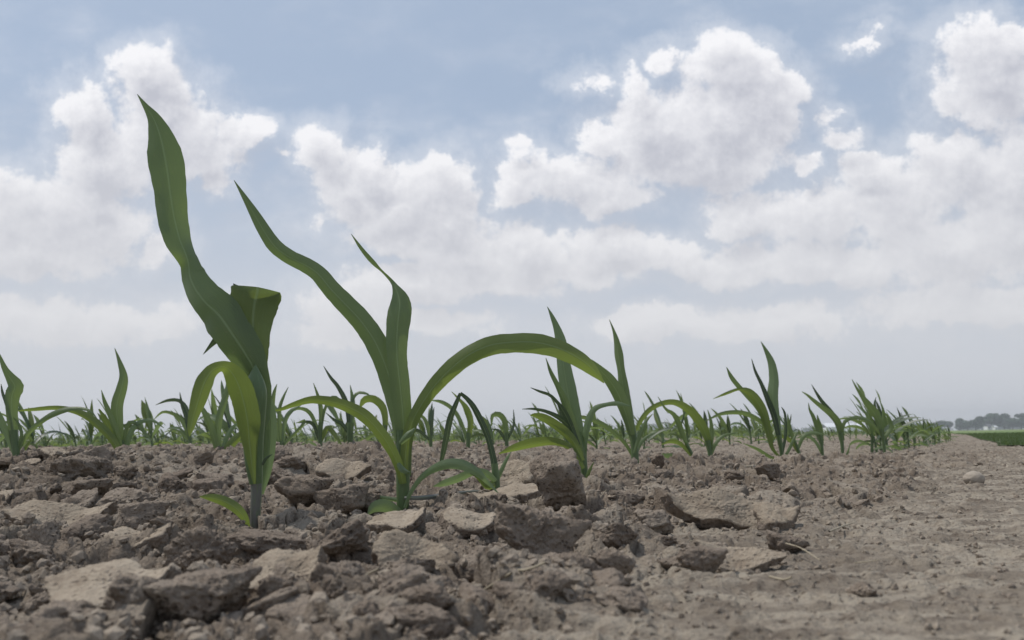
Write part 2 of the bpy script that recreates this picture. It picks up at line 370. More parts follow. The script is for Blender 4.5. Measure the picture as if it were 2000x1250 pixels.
# px box in the photograph (left, top, right, bottom), kind, rotation (x, y, z), label
HERO = [
 ((1040,890,1146,1035),'block',(0,-10,20),3,'tall dark brown soil block standing upright just left of the fourth corn plant'),
 ((965,990,1152,1125),'wedge',(-8,6,0),5,'largest angular soil clod, wedge shaped and overhanging at its left, below the upright block'),
 ((1296,960,1512,1050),'slab',(-36,8,-4),8,'long pale slab of curled crust with a dark crack beneath it'),
 ((1478,988,1566,1050),'slab',(-24,-6,30),9,'small pale crust slab at the right end of the long curled slab'),
 ((948,905,1052,985),'slab',(-34,-16,40),12,'pale tan sloping clod leaning against the upright dark block'),
 ((892,952,1062,1005),'slab',(-6,-4,10),13,'flat thin crust slab lying on top of the wedge shaped clod'),
 ((474,1078,638,1190),'slab',(-22,-16,14),15,'thick tan slab with a dark broken front edge below the two tallest plants'),
 ((312,1038,455,1135),'crumb',(0,0,0),17,'dark brown rounded crumbly clod below the tallest corn plant'),
 ((600,1105,685,1200),'wedge',(-10,18,60),19,'pointed brown wedge of soil beside the thick tan slab'),
 ((705,998,830,1048),'slab',(-10,-8,4),21,'worm shaped elongated clod at the foot of the second tall plant'),
 ((728,1045,893,1145),'slab',(-38,6,30),23,'smooth pale plate of crust behind the straw stalk'),
 ((368,926,452,958),'block',(0,0,10),25,'dark log shaped clod to the left of the tallest plant'),
 ((518,876,572,916),'crumb',(0,0,0),27,'round dark clod right behind the stem of the tallest plant'),
 ((72,876,158,912),'slab',(-4,3,0),29,'pale flat topped slab with a shaded underside beside the leftmost plant'),
 ((152,874,212,916),'wedge',(0,-20,30),31,'angular dark clod between the flat topped slab and the second plant from left'),
 ((1270,888,1298,926),'wedge',(0,0,80),33,'small almost black pointed clod right of the fifth plant'),
 ((1275,918,1320,946),'crumb',(0,0,0),34,'rounded pale clod just in front of the small black one'),
 ((1478,905,1526,945),'wedge',(0,10,10),35,'dark lump of soil below the tall plant on the right'),
 ((1366,1062,1535,1120),'slab',(-24,0,-10),37,'cracked pale crust plate below the long curled slab'),
 ((1322,1072,1425,1130),'block',(0,8,33),39,'grey brown broken clod in front of the cracked crust plate'),
 ((534,935,645,1010),'block',(-16,8,50),42,'big pale mound of soil behind and right of the purple stem foot'),
 ((615,950,722,1010),'block',(-6,-16,70),43,'brown clod between the two tall plants'),
 ((40,1025,112,1092),'wedge',(0,-20,0),45,'upright dark flake of soil at the left side'),
 ((0,985,205,1060),'slab',(-24,4,12),47,'broad tan slab of crust at the left edge'),
 ((205,1030,330,1090),'slab',(-12,-6,40),49,'layered tan slab left of the dark rounded clod'),
 ((225,985,330,1050),'block',(0,0,60),51,'squat clod with a rounded top above the layered slab'),
 ((1080,1085,1180,1160),'crumb',(0,0,30),53,'knobbly clod below the large wedge'),
 ((1240,1000,1320,1058),'crumb',(0,0,50),55,'rough round clod at the left end of the long curled slab'),
 ((440,1040,600,1110),'block',(-10,10,80),57,'dark shaded clod behind the thick tan slab'),
 ((855,1000,970,1060),'slab',(-16,6,100),59,'tan plate left of the large wedge shaped clod'),
 ((1190,962,1260,1000),'block',(0,10,10),61,'dark clod in the hollow right of the fourth plant'),
 ((820,1130,900,1185),'crumb',(0,0,10),63,'dark lump at the end of the longer straw stalk'),
 ((60,1120,330,1230),'slab',(-12,-6,5),65,'wide blurred slab of pale soil at the bottom left'),
 ((280,1130,490,1240),'block',(-10,-8,25),67,'blurred pale boulder of earth nearest the lens'),
 ((1000,1150,1080,1200),'crumb',(0,0,10),69,'lump of soil under the wedge near the bottom edge'),
 ((1500,1040,1580,1085),'wedge',(0,10,120),71,'shaded wedge of soil above the bent straw'),
 ((618,900,722,950),'slab',(-26,6,10),73,'tan slab between the tall plants farther back'),
 ((120,940,215,985),'block',(0,-6,50),75,'clod under the second plant from the left'),
 ((1150,1080,1240,1140),'crumb',(0,0,10),77,'loose round clod right of the knobbly one'),
]
def place_clod(box, kind, rot, seed, label):
    x0, y0, x1, y1 = box; cx = (x0+x1)/2; g = hit(cx, y1-(y1-y0)*(.18 if kind == 'slab' else .08)); Y = g.y
    W = (x1-x0)*Y/FPX*1.04; Hh = (y1-y0)*Y/FPX
    wpx, hpx = x1-x0, y1-y0; a0 = max(min(.8, .74*hpx/wpx/max(math.sin(math.radians(abs(rot[0])*1.25)), .12)), .3)
    me = clod_mesh(seed, kind, 6 if (x1-x0) > 140 else 5, (1.5, 1.5*a0, .5) if kind == 'slab' else (1, .8, min(1.4, hpx/wpx*1.6)))
    R = Matrix.Rotation(math.radians(rot[2]), 4, 'Z') @ Matrix.Identity(4)
    co = np.empty(len(me.vertices)*3, np.float32); me.vertices.foreach_get('co', co); co = co.reshape(-1, 3)
    Rx = np.array(Matrix.Rotation(math.radians(rot[2]), 3, 'Z')); co = co @ Rx.T
    Ry = np.array(Matrix.Rotation(math.radians(rot[1]), 3, 'Y') @ Matrix.Rotation(math.radians(-rot[0]*.6), 3, 'X'))
    lo, hi = co.min(0), co.max(0)
    # scale to real size first, then tilt
    tl = math.radians(abs(rot[0])*1.25)
    if kind == 'slab':
        dep = max(W*.30, min(W*.8, Hh*.74/max(math.sin(tl), .12))); sc = np.array([W/(hi[0]-lo[0]), dep/(hi[1]-lo[1]), Hh*.46/(hi[2]-lo[2])])
        Ry = np.array(Matrix.Rotation(math.radians(rot[1]), 3, 'Y') @ Matrix.Rotation(tl, 3, 'X'))
    else: sc = np.array([W/(hi[0]-lo[0]), max(W*.62, Hh*.8)/(hi[1]-lo[1]), Hh*1.05/(hi[2]-lo[2])])
    co = (co-(lo+hi)/2)*sc
    if kind == 'slab': co[:, 2] += W*(.10*((co[:, 0]/W*2)**2)+.035*np.sin(co[:, 0]/W*9+seed))*(1 if seed != 8 else 1.5)
    co = co @ Ry.T
    co = co*np.array([W/(co[:,0].max()-co[:,0].min()), 1, 1])
    co[:, 2] -= co[:, 2].min(); me.vertices.foreach_set('co', co.astype(np.float32).ravel()); me.update()
    ztop = P(cx, y0, Y).z; zb = ztop-co[:, 2].max()+.10*Hh
    o = link('soil_clod', me); o.location = (g.x, Y+W*.12, zb)
    tag(o, label, 'soil clod'); return o
for bx_, kd, rt, sd_, lb in HERO: place_clod(bx_, kd, rt, sd_, lb)

GEN = [clod_mesh(205+7*i, ['block','slab','crumb','wedge','block','slab','crumb'][i % 7], 5 if i < 7 else 3+2*(i < 10)) for i in range(12)]
def scatter_clods():
    n = 0; tries = 0
    while n < 255 and tries < 6000:
        tries += 1
        py = random.uniform(880, 1245); px = random.uniform(-120, 1720)
        if any(abs(px-bx) < 48 and by-45 < py < by+65 for bx, by in ((498,1028),(786,1000),(968,945),(1142,948))): continue
        g = hit(px, py); s = float(s_of(g.x, g.y))
        if random.random() > float(rough_of(np.array([g.x]), np.array([g.y]))[0])+.01: continue
        if g.y > 3.2: continue
        gi = n % len(GEN)
        if g.y < .75 and gi % 7 in (1, 5): gi = 2
        o = link('small_clod', GEN[gi])
        sz = random.uniform(.012, .040)*(.75+.35*min(g.y, 2.0)); 
        if s < -.05: sz *= .62
        if random.random() < .15: sz *= 1.35
        if g.y < .5: sz = min(sz, .022)
        if g.y > 1.15: sz = min(sz, .030)
        z = float(terrain(np.array([g.x]), np.array([g.y]))[0])
        o.location = (g.x, g.y, z+sz*.05); o.scale = (sz*random.uniform(.9, 1.5), sz*random.uniform(.8, 1.2), sz*random.uniform(.6, 1.0))
        o.rotation_euler = (random.uniform(-.5, .5), random.uniform(-.5, .5), random.uniform(0, 6.28))
        tag(o, 'small brown clod of dry soil among many on the tilled ground', 'soil clod', 'small clods scattered over the tilled ground'); n += 1
scatter_clods()

def crumbs():
    n = 46000; Y = .3*np.exp(rng.random(n)**.85*math.log(5.0/.3)); X = rng.uniform(-.78, .78, n)*(Y+.1)
    r = rough_of(X, Y); keep = rng.random(n) < (.35+.65*r); X, Y, r = X[keep], Y[keep], r[keep]; n = len(X)
    Z = terrain(X, Y); size = (.0008+.0052*rng.random(n)**4)*(.7+.45*np.minimum(Y, 3))*(.45+.55*r)
    v, f = ICO[1]; A = rng.normal(size=(n, 3, 3)); Q, _ = np.linalg.qr(A)
    sc = rng.uniform(.55, 1.25, (n, 1, 3)); jit = 1+rng.uniform(-.28, .28, (n, len(v), 1))
    V = np.einsum('nij,nkj->nki', Q, v[None]*sc*jit)*size[:, None, None] + np.stack([X, Y, Z+size*.25], 1)[:, None, :]
    F = (f[None]+(np.arange(n)*len(v))[:, None, None]).reshape(-1, 3)
    o = link('soil_crumbs', mesh_np('soil_crumbs', V.reshape(-1, 3), F, False, M_crumb))
    tag(o, 'loose crumbs and granules of dry soil strewn over the ground', 'soil crumbs', kind='stuff')
crumbs()

# the pebble on the path
def pebble():
    v, f = ICO[5]; p = v.copy(); p += v*(fbm3(v*1.6, 3, 5)*.10)[:, None] + v*(fbm3(v*9, 3, 8)*.015)[:, None]
    g = hit(1903, 948); s = 20*g.y/FPX; p = p*np.array([s, s*.9, s*.74])
    mt, b, pr = mat('pebble_stone', .8, .3); tc = b.N.new('ShaderNodeTexCoord')
    b.L.new(b.mix(b.noise(tc.outputs['Object'], 160, 5, .6), c4(.25,.21,.165), c4(.42,.365,.30)), pr.inputs['Base Color'])
    o = link('pebble', mesh_np('pebble', p, f, True, mt)); z = float(terrain(np.array([g.x]), np.array([g.y]))[0])
    o.location = (g.x, g.y, z+s*.62); o.rotation_euler = (0, .12, .4)
    tag(o, 'smooth round pebble lying alone on the bare path at the right', 'pebble')
pebble()

# ------------------------------------------------------------------ straws
M_straw, b, pr = mat('dry_straw', .6, .3); tc = b.N.new('ShaderNodeTexCoord')
b.L.new(b.mix(b.noise(tc.outputs['Object'], 120, 4, .6), c4(.24,.195,.13), c4(.44,.385,.28)), pr.inputs['Base Color'])
def tube(pts, rad, n=10, flat=1.0):
    pts = [Vector(p) for p in pts]; V = []; F = []; UV = []; L = 0
    for i, p in enumerate(pts):
        t = (pts[min(i+1, len(pts)-1)]-pts[max(i-1, 0)]).normalized(); a = t.cross(FWD)
        if a.length < .05: a = t.cross(Vector((0, 0, 1)))
        a.normalize(); c = t.cross(a)
        if i: L += (p-pts[i-1]).length
        for k in range(n):
            w = 2*math.pi*k/n; V.append(p+a*(rad[i]*math.cos(w))+c*(rad[i]*flat*math.sin(w))); UV.append((k/n, L*12))
    for i in range(len(pts)-1):
        for k in range(n):
            F.append((i*n+k, i*n+(k+1) % n, (i+1)*n+(k+1) % n, (i+1)*n+k))
    V.append(pts[0]); V.append(pts[-1]); UV += [(0, 0), (0, L*12)]; a0, a1 = len(V)-2, len(V)-1
    for k in range(n): F.append((a0, a0, (k+1) % n, k)) if False else None
    return [tuple(v) for v in V], F, UV
def cr(pts, n):                                                 # Catmull-Rom through rows of numbers
    p = np.array(pts, float); p = np.vstack([2*p[0]-p[1], p, 2*p[-1]-p[-2]]); out = []
    m_ = len(p)-3; seg = np.linalg.norm(np.diff(p[1:-1, :2], axis=0), axis=1); acc = np.concatenate([[0], np.cumsum(seg)])
    for s in np.linspace(0, acc[-1], n):
        i = min(int(np.searchsorted(acc, s, 'right')-1), m_-1); t = (s-acc[i])/max(seg[i], 1e-9)
        a, b_, c, d = p[i], p[i+1], p[i+2], p[i+3]
        out.append(.5*((2*b_)+(c-a)*t+(2*a-5*b_+4*c-d)*t*t+(3*b_-a-3*c+d)*t**3))
    return np.array(out)
STRAWS = [([(715,1122),(770,1128),(820,1140),(862,1152)],5.5,'longer pale straw stalk lying on the soil in the bottom middle'),
 ([(925,1168),(960,1176),(1000,1184)],6,'short pale straw stub at the bottom edge'),
 ([(1535,1088),(1565,1096),(1602,1118)],3.0,'thin bent straw where tilled soil meets the path'),
 ([(1620,1054),(1645,1042),(1668,1034)],4.0,'short grey twig pointing up right at the path edge'),
 ([(1450,922),(1485,912),(1528,900)],3.6,'grey stalk lying below the tall plant on the right'),
 ([(1670,1125),(1695,1127),(1718,1126)],2.6,'tiny straw lying flat on the path'),
 ([(1296,990),(1282,1012),(1268,1030)],2.2,'hair thin root fibre by the long slab')]
for pts, w, lb in STRAWS:
    q = []
    for x, y, in pts:
        g = hit(x, y); q.append((g.x, g.y, float(terrain(np.array([g.x]), np.array([g.y]))[0])+.004))
    q = cr(q, 14); zmax = max(q[:, 2]); 
    q[:, 2] = np.linspace(q[0, 2], q[-1, 2], 14)+.001
    zt = terrain(q[:, 0], q[:, 1]); q[:, 2] += max(0, float(np.percentile(zt-q[:, 2], 70)))+.001
    r0 = w*.5*q[0, 1]/FPX
    V, F, UV = tube(q, [r0*(1-.3*i/13) for i in range(14)], 8)
    tag(link('straw', mesh_np('straw', V, F, True, M_straw, uv=UV)), lb, 'straw')

def residue():
    n = 0
    while n < 24:
        g = hit(random.uniform(60, 1700), random.uniform(900, 1180)); a = random.uniform(-1.2, 1.2); L = random.uniform(.008, .028)
        q = []
        for k in range(8):
            f = k/7-.5; x = g.x+math.cos(a)*L*f; y = g.y+math.sin(a)*L*f+.12*L*math.sin(f*5+n); q.append([x, y, float(terrain(np.array([x]), np.array([y]))[0])])
        q = np.array(q); z = np.linspace(q[:, 2].min(), q[:, 2].max(), 8); q[:, 2] = np.maximum(z, q[:, 2].mean())+.002
        r0 = random.uniform(.0003, .0007); V, F, UV = tube(q, [r0]*8, 6)
        tag(link('straw', mesh_np('straw', V, F, True, M_straw, uv=UV)), 'thin bit of dry straw lying among crumbs of soil', 'straw', 'bits of straw scattered over the soil'); n += 1
residue()
# ------------------------------------------------------------------ corn seedlings traced leaf by leaf
def leaf_geo(C, W, side0, nacross=9, curl=.16, roll0=.2, roll1=.5, wave=.03, ph=0., vf=None):
    """ribbon along points C with widths W; side0(i,t) gives the width direction before rolling"""
    n = len(C); V = []; UV = []; L = 0
    jg = random.Random(int(ph*1000)+n); bump_ = 0.
    for i in range(n):
        if n > 25: bump_ = bump_*.72+jg.gauss(0, .016)
        t = (C[min(i+1, n-1)]-C[max(i-1, 0)]).normalized(); s = side0(i, t); nr = s.cross(t).normalized()
        f = i/(n-1); ro = roll0+(roll1-roll0)*f+.18*math.sin(5*f+ph)+(float(vf[i]) if vf is not None else 0); s2 = s*math.cos(ro)+nr*math.sin(ro); n2 = s2.cross(t).normalized()
        w = W[i]*(1+bump_)/max(math.cos(ro), .5)
        if i: L += (C[i]-C[i-1]).length
        for k in range(nacross):
            j = 2*k/(nacross-1)-1
            wv = wave*w*math.sin(L*95+ph+(1.7 if j > 0 else 0))*abs(j)**2*math.sin(math.pi*min(f*1.1, 1))
            V.append(tuple(C[i]+s2*(j*w/2)+n2*(curl*w*(abs(j)**1.35-.4)+wv))); UV.append(((j+1)/2, L*12))
    F = [(i*nacross+k, i*nacross+k+1, (i+1)*nacross+k+1, (i+1)*nacross+k) for i in range(n-1) for k in range(nacross-1)]
    return V, F, UV
CAMP = Vector((0, 0, CAMH)); seedc = [0]
def px_leaf(root, Y, pts, m_=None, dY=None, roll=(.15, .45), curl=.16, wave=.03, name='leaf', n=None, label=None):
    seedc[0] += 1; r = random.Random(seedc[0]*13+5)
    rows = [(*p, 0., 0.)[:5] if len(p) < 5 else p for p in pts]
    L = sum(math.dist(rows[i][:2], rows[i+1][:2]) for i in range(len(rows)-1))
    n = n or max(14, min(64, int(L/7)))
    q = cr(rows, n); q[:, 2] = np.maximum(q[:, 2], .6)
    if dY is None: dY = r.choice([-1, 1])*r.uniform(.12, .3)
    Lm = L*Y/FPX; C = []
    for i in range(n):
        f = i/(n-1); y = Y+dY*Lm*f+q[i, 3]; C.append(P(q[i, 0], q[i, 1], y))
    W = [q[i, 2]*C[i].y/FPX for i in range(n)]
    V, F, UV = leaf_geo(C, W, lambda i, t: t.cross((C[i]-CAMP).normalized()).normalized(), 9 if Y < 1.3 else 7, curl, roll[0], roll[1], wave, r.uniform(0, 6), q[:, 4])
    V = [tuple(Vector(v)-root.location) for v in V]
    o = link(name, mesh_np(name, V, F, True, m_ or M_leaf, uv=UV), root)
    if label: o['label'] = label
    return o
def px_stem(root, Y, pts, m_=None, name='stem'):
    q = cr(pts, max(6, 3*len(pts))); V, F, UV = tube([P(a, b_, Y) for a, b_, w in q], [w*.5*Y/FPX for a, b_, w in q], 16 if Y < 1.3 else 10)
    V = [tuple(Vector(v)-root.location) for v in V]
    return link(name, mesh_np(name, V, F, True, m_ or M_stem, uv=UV), root)
GRP_ROW1 = 'corn seedlings along the nearest row'
def plant(px, py, Y, label, group, parts):
    p = P(px, py, Y); root = empty('corn_seedling', (p.x, p.y, p.z)); tag(root, label, 'corn plant', group)
    for kind, pts, *opt in parts:
        kw = opt[0] if opt else {}
        (px_stem if kind == 's' else px_leaf)(root, Y, pts, **kw)
    return root
YG, PALE, TIP, LOW = M_leaf_lit, M_leaf_pale, M_leaf_tip, M_stem_low
FR = dict
plant(498,1028,.80,'tallest corn seedling with a broad twisted leaf reaching high up left',GRP_ROW1,[
 ('s',[(498,1045,20),(499,1000,20),(501,950,22),(500,930,23)],FR(m_=LOW,name='stem_foot')),
 ('s',[(500,945,25),(496,900,35),(495,850,41),(497,800,45),(499,765,44),(499,742,32),(499,725,16),(499,712,1)]),
 ('l',[(500,955,6),(500,925,22),(498,895,34),(497,850,42),(500,800,50),(503,760,50),(498,725,50,-.004),(480,690,68,-.008),(450,645,78,-.012),(428,614,80,-.012,.1),(402,588,66,-.01,.4),(383,562,56,-.004,.6),(373,538,47,0,.7),(369,514,38,0,.3),(361,494,42,0,-.5),(350,470,50,0,-.6),(340,430,57,0,-.4),(333,380,63),(328,340,65),(321,300,66),(315,272,52),(308,250,39),(299,229,26),(283,206,11),(268,184,1)],FR(dY=.10,roll=(.1,.25),curl=.15,n=84,label='tall broad leaf that twists halfway and ends in a pointed tip')),
 ('l',[(500,790,6,.012),(500,762,32,.012),(500,710,44,.012),(497,665,58,.014),(494,630,74,.016),(496,598,88,.017),(502,571,93,.018),(503,562,84,.019)],FR(dY=0,roll=(0,.05),curl=.10,m_=M_leaf_lit,n=40,label='broad leaf folded back flat at its top')),
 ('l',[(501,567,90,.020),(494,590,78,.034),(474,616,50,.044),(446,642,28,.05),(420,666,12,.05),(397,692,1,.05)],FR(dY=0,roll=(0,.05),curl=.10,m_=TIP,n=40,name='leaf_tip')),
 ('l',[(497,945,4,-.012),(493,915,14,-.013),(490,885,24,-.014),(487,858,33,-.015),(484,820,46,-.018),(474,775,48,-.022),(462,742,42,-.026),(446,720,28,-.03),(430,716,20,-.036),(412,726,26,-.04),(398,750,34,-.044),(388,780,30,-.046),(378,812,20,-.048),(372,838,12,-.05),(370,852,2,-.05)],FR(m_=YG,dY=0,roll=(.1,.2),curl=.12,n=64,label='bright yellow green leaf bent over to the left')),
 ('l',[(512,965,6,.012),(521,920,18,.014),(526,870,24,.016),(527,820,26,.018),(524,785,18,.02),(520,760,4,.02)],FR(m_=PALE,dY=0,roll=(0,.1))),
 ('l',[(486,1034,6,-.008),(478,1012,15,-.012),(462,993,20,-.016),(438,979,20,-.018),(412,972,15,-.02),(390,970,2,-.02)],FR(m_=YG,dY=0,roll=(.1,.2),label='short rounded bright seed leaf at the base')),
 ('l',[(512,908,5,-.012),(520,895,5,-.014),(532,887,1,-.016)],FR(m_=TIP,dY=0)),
])
plant(786,1000,.914,'second tall corn seedling with a wide arching leaf over to the right',GRP_ROW1,[
 ('s',[(787,1015,24),(787,975,25),(787,930,27),(787,905,28),(788,870,28),(786,840,26)]),
 ('l',[(790,930,24),(788,880,30),(783,830,36),(774,780,42),(762,740,44),(748,700,44),(730,662,44),(704,625,42),(676,595,38),(648,566,36),(622,535,33),(597,518,30),(565,502,29),(536,480,28),(514,448,25),(493,412,18),(474,380,9),(457,352,1)],FR(dY=.12,roll=(.15,.3),curl=.17,n=76,label='long narrow leaf rising to the upper left')),
 ('l',[(790,920,22,-.004),(789,860,30,-.006),(786,800,36,-.008),(780,740,38,-.01),(775,690,40,-.01),(776,645,44,-.01),(779,615,46,-.01),(781,595,41,-.008),(778,576,28,-.006),(771,560,13,-.004),(763,548,7,0,.5),(746,531,6,0,.8),(725,510,9,0,.5),(705,485,7),(686,457,1)],FR(dY=.05,roll=(.05,.3),curl=.14,n=60,label='upright leaf with a rounded shoulder and a thin curled tip')),
 ('l',[(790,925,18,-.012),(793,880,20,-.014),(800,840,22,-.018),(816,802,25,-.02),(850,752,30,-.02),(900,704,35,-.02),(950,677,38,-.02),(1000,669,38,-.01),(1050,670,38),(1095,682,34,.01),(1135,703,30,.02),(1160,724,20,.03),(1180,748,2,.04)],FR(m_=YG,dY=.1,roll=(.1,.3),curl=.14,n=80,label='wide leaf arching over to the right')),
 ('l',[(787,945,14,-.012),(780,915,18,-.014),(768,885,20,-.016),(745,848,24,-.02),(715,815,25,-.024),(685,797,23,-.026),(650,785,19,-.03),(610,781,15,-.03),(575,790,10,-.03),(548,800,6,-.03),(530,802,1,-.03)],FR(m_=YG,dY=-.04,roll=(.1,.3),curl=.14,n=60,label='low leaf arching to the left')),
 ('l',[(781,866,8,-.03),(790,857,13,-.034),(800,846,12,-.036),(810,836,3,-.036)],FR(m_=PALE,dY=0,name='collar',curl=.35)),
 ('l',[(777,905,8,-.024),(785,915,12,-.028),(793,920,9,-.028),(800,922,2,-.026)],FR(m_=PALE,dY=0,name='collar',curl=.35)),
 ('l',[(790,992,6,-.01),(803,960,8,-.014),(828,928,11,-.02),(865,908,18,-.03),(900,907,21,-.03),(932,922,16,-.03),(955,944,8,-.02),(976,966,1,-.02)],FR(m_=PALE,dY=0,roll=(.2,.4),label='pale low leaf bent down to the soil')),
 ('l',[(788,1004,8,-.014),(770,997,20,-.018),(748,988,25,-.022),(730,992,20,-.024),(718,1006,2,-.026)],FR(m_=PALE,dY=0,label='small bluish rounded seed leaf')),
 ('l',[(790,972,7,-.01),(820,972,9,-.012),(860,968,9),(900,962,7,.02),(935,958,2,.03)],FR(m_=M_stem_low,dY=0,curl=.3)),
 ('l',[(786,978,8,.014),(760,974,8,.014),(735,970,6,.014),(706,966,1,.014)],FR(m_=PALE,dY=0,curl=.3)),
])
plant(968,945,1.08,'corn seedling with one dark leaf snapped over in a sharp peak',GRP_ROW1,[
 ('s',[(970,965,15),(968,930,15),(966,905,12)]),
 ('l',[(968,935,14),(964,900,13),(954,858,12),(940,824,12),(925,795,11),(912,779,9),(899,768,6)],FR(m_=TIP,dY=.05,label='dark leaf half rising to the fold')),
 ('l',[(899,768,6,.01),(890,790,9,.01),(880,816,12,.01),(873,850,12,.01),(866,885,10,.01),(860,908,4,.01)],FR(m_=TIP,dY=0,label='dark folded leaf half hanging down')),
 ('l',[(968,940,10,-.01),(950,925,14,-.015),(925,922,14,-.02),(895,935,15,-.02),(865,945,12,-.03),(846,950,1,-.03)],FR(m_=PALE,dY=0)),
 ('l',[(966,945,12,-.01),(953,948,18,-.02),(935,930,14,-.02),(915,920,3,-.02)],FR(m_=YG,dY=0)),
 ('l',[(970,940,8,.01),(982,912,8,.01),(990,895,6,.01),(998,882,1,.01)],FR(m_=PALE,dY=0)),
])
plant(1142,948,1.30,'bushy corn seedling with many leaves fanning left behind the arching leaf',GRP_ROW1,[
 ('s',[(1145,965,12),(1142,930,13),(1139,900,15),(1133,870,16),(1127,845,16)]),
 ('l',[(1138,910,12),(1130,860,22),(1120,815,30),(1112,780,33),(1105,740,30),(1099,700,25),(1095,668,21),(1087,640,14),(1077,616,7),(1069,599,1)],FR(m_=PALE,dY=.1,label='tallest pale leaf pointing up')),
 ('l',[(1136,890,10,-.01),(1122,840,15,-.01),(1105,790,15,-.01),(1090,756,10,-.01),(1075,726,7,-.01),(1066,699,1,-.01)],FR(dY=0)),
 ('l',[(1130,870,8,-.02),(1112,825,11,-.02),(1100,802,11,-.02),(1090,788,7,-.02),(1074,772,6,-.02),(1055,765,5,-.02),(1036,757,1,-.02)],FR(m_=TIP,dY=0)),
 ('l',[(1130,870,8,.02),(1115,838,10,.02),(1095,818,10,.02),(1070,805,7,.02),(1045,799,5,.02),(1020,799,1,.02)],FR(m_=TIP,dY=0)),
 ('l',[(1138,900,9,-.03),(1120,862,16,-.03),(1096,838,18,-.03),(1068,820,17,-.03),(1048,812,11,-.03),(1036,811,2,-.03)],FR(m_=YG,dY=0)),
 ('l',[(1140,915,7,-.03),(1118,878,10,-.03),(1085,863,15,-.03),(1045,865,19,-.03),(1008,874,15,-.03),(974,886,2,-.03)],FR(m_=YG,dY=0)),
 ('l',[(1141,915,8),(1141,865,12),(1149,822,14),(1162,798,11),(1185,790,8),(1207,788,9),(1230,793,2)],FR(m_=PALE,dY=-.05)),
 ('l',[(1144,945,5,-.02),(1150,922,7,-.02),(1160,902,1,-.02)],FR(m_=YG,dY=0)),
 ('l',[(1130,930,4,-.02),(1118,915,7,-.02),(1105,905,1,-.02)],FR(m_=YG,dY=0)),
])
plant(1240,905,1.60,'slim leaning corn seedling whose leaf meets the arching leaf',GRP_ROW1,[
 ('s',[(1241,920,16),(1240,890,15),(1238,860,14),(1233,830,14),(1228,805,14)]),
 ('l',[(1236,860,12),(1228,810,18),(1219,765,20),(1213,725,15),(1208,695,17),(1204,668,11),(1198,645,5),(1190,624,1)],FR(dY=.1)),
 ('l',[(1234,850,12,-.01),(1222,805,22,-.01),(1207,768,25,-.01),(1190,742,22,-.01),(1172,722,14,-.01),(1155,702,1,-.01)],FR(dY=0)),
 ('l',[(1238,895,5,.02),(1222,868,7,.02),(1200,845,8,.02),(1175,828,10,.02),(1150,818,8,.02),(1128,815,7,.02),(1112,824,1,.02)],FR(dY=0)),
 ('l',[(1241,890,5,.03),(1252,865,7,.03),(1268,850,5,.03),(1285,843,1,.03)],FR(m_=PALE,dY=0)),
 ('l',[(1238,885,5,-.02),(1250,850,9,-.02),(1262,822,6,-.02),(1275,808,1,-.02)],FR(dY=0)),
])
plant(1386,895,1.95,'corn seedling with a single hooped leaf arching far to the left',GRP_ROW1,[
 ('s',[(1387,910,9),(1386,880,9),(1382,860,11)]),
 ('l',[(1386,880,10),(1380,852,14),(1367,825,17),(1346,801,16),(1318,786,12),(1290,789,10),(1266,803,10),(1249,826,8),(1238,852,1)],FR(m_=YG,dY=0,curl=.1)),
 ('l',[(1386,895,5),(1398,866,7),(1415,850,6),(1438,846,2)],FR(dY=0)),
 ('l',[(1386,890,6),(1390,850,8),(1388,822,6),(1382,800,1)],FR(dY=0)),
])
plant(1362,908,1.80,'small bent corn seedling under the hooped leaf',GRP_ROW1,[
 ('s',[(1364,916,6),(1352,888,6),(1340,866,7)]),
 ('l',[(1345,875,6),(1333,848,10),(1324,824,11),(1314,808,8),(1300,799,5),(1285,775,1)],FR(dY=0)),
 ('l',[(1336,855,5,.01),(1330,832,4,.01),(1334,818,4,.01),(1337,803,1,.01)],FR(m_=TIP,dY=0)),
 ('l',[(1360,908,6,-.02),(1338,900,11,-.02),(1312,892,12,-.02),(1285,888,2,-.02)],FR(m_=PALE,dY=0)),
 ('l',[(1350,890,5),(1330,868,8),(1310,862,8),(1292,868,2)],FR(m_=YG,dY=0)),
])
plant(1527,905,2.19,'tall upright corn seedling on the right with three spear shaped leaves',GRP_ROW1,[
 ('s',[(1529,915,8),(1526,880,8),(1521,850,10)]),
 ('l',[(1524,870,9),(1518,830,13),(1512,795,17),(1509,768,21),(1511,742,19),(1507,712,15),(1498,690,9),(1486,667,1)],FR(m_=PALE,dY=.1)),
 ('l',[(1522,860,8),(1512,815,11),(1499,780,10),(1487,750,7),(1475,725,5),(1468,701,1)],FR(m_=TIP,dY=.1)),
 ('l',[(1524,895,4,-.02),(1508,875,7,-.02),(1501,845,12,-.02),(1493,812,15,-.02),(1480,785,17,-.02),(1463,766,14,-.02),(1444,760,6,-.02),(1420,768,6,-.02),(1393,779,1,-.02)],FR(m_=YG,dY=0)),
 ('l',[(1500,840,8,.0),(1482,800,10,.0),(1458,772,9,.0),(1440,752,9,.0),(1428,736,8,.0),(1419,717,1,.0)],FR(dY=0)),
 ('l',[(1512,860,6),(1495,832,8),(1470,814,9),(1445,806,9),(1410,808,7),(1377,823,1)],FR(dY=0)),
 ('l',[(1527,890,5,.02),(1534,850,6,.02),(1534,822,5,.02),(1532,805,4,.02),(1526,795,1,.02)],FR(m_=TIP,dY=0)),
 ('l',[(1526,900,4,.02),(1503,892,6,.02),(1480,878,6,.02),(1452,866,1,.02)],FR(dY=0)),
 ('l',[(1527,900,4),(1540,880,6),(1550,858,5),(1560,842,1)],FR(dY=0)),
])
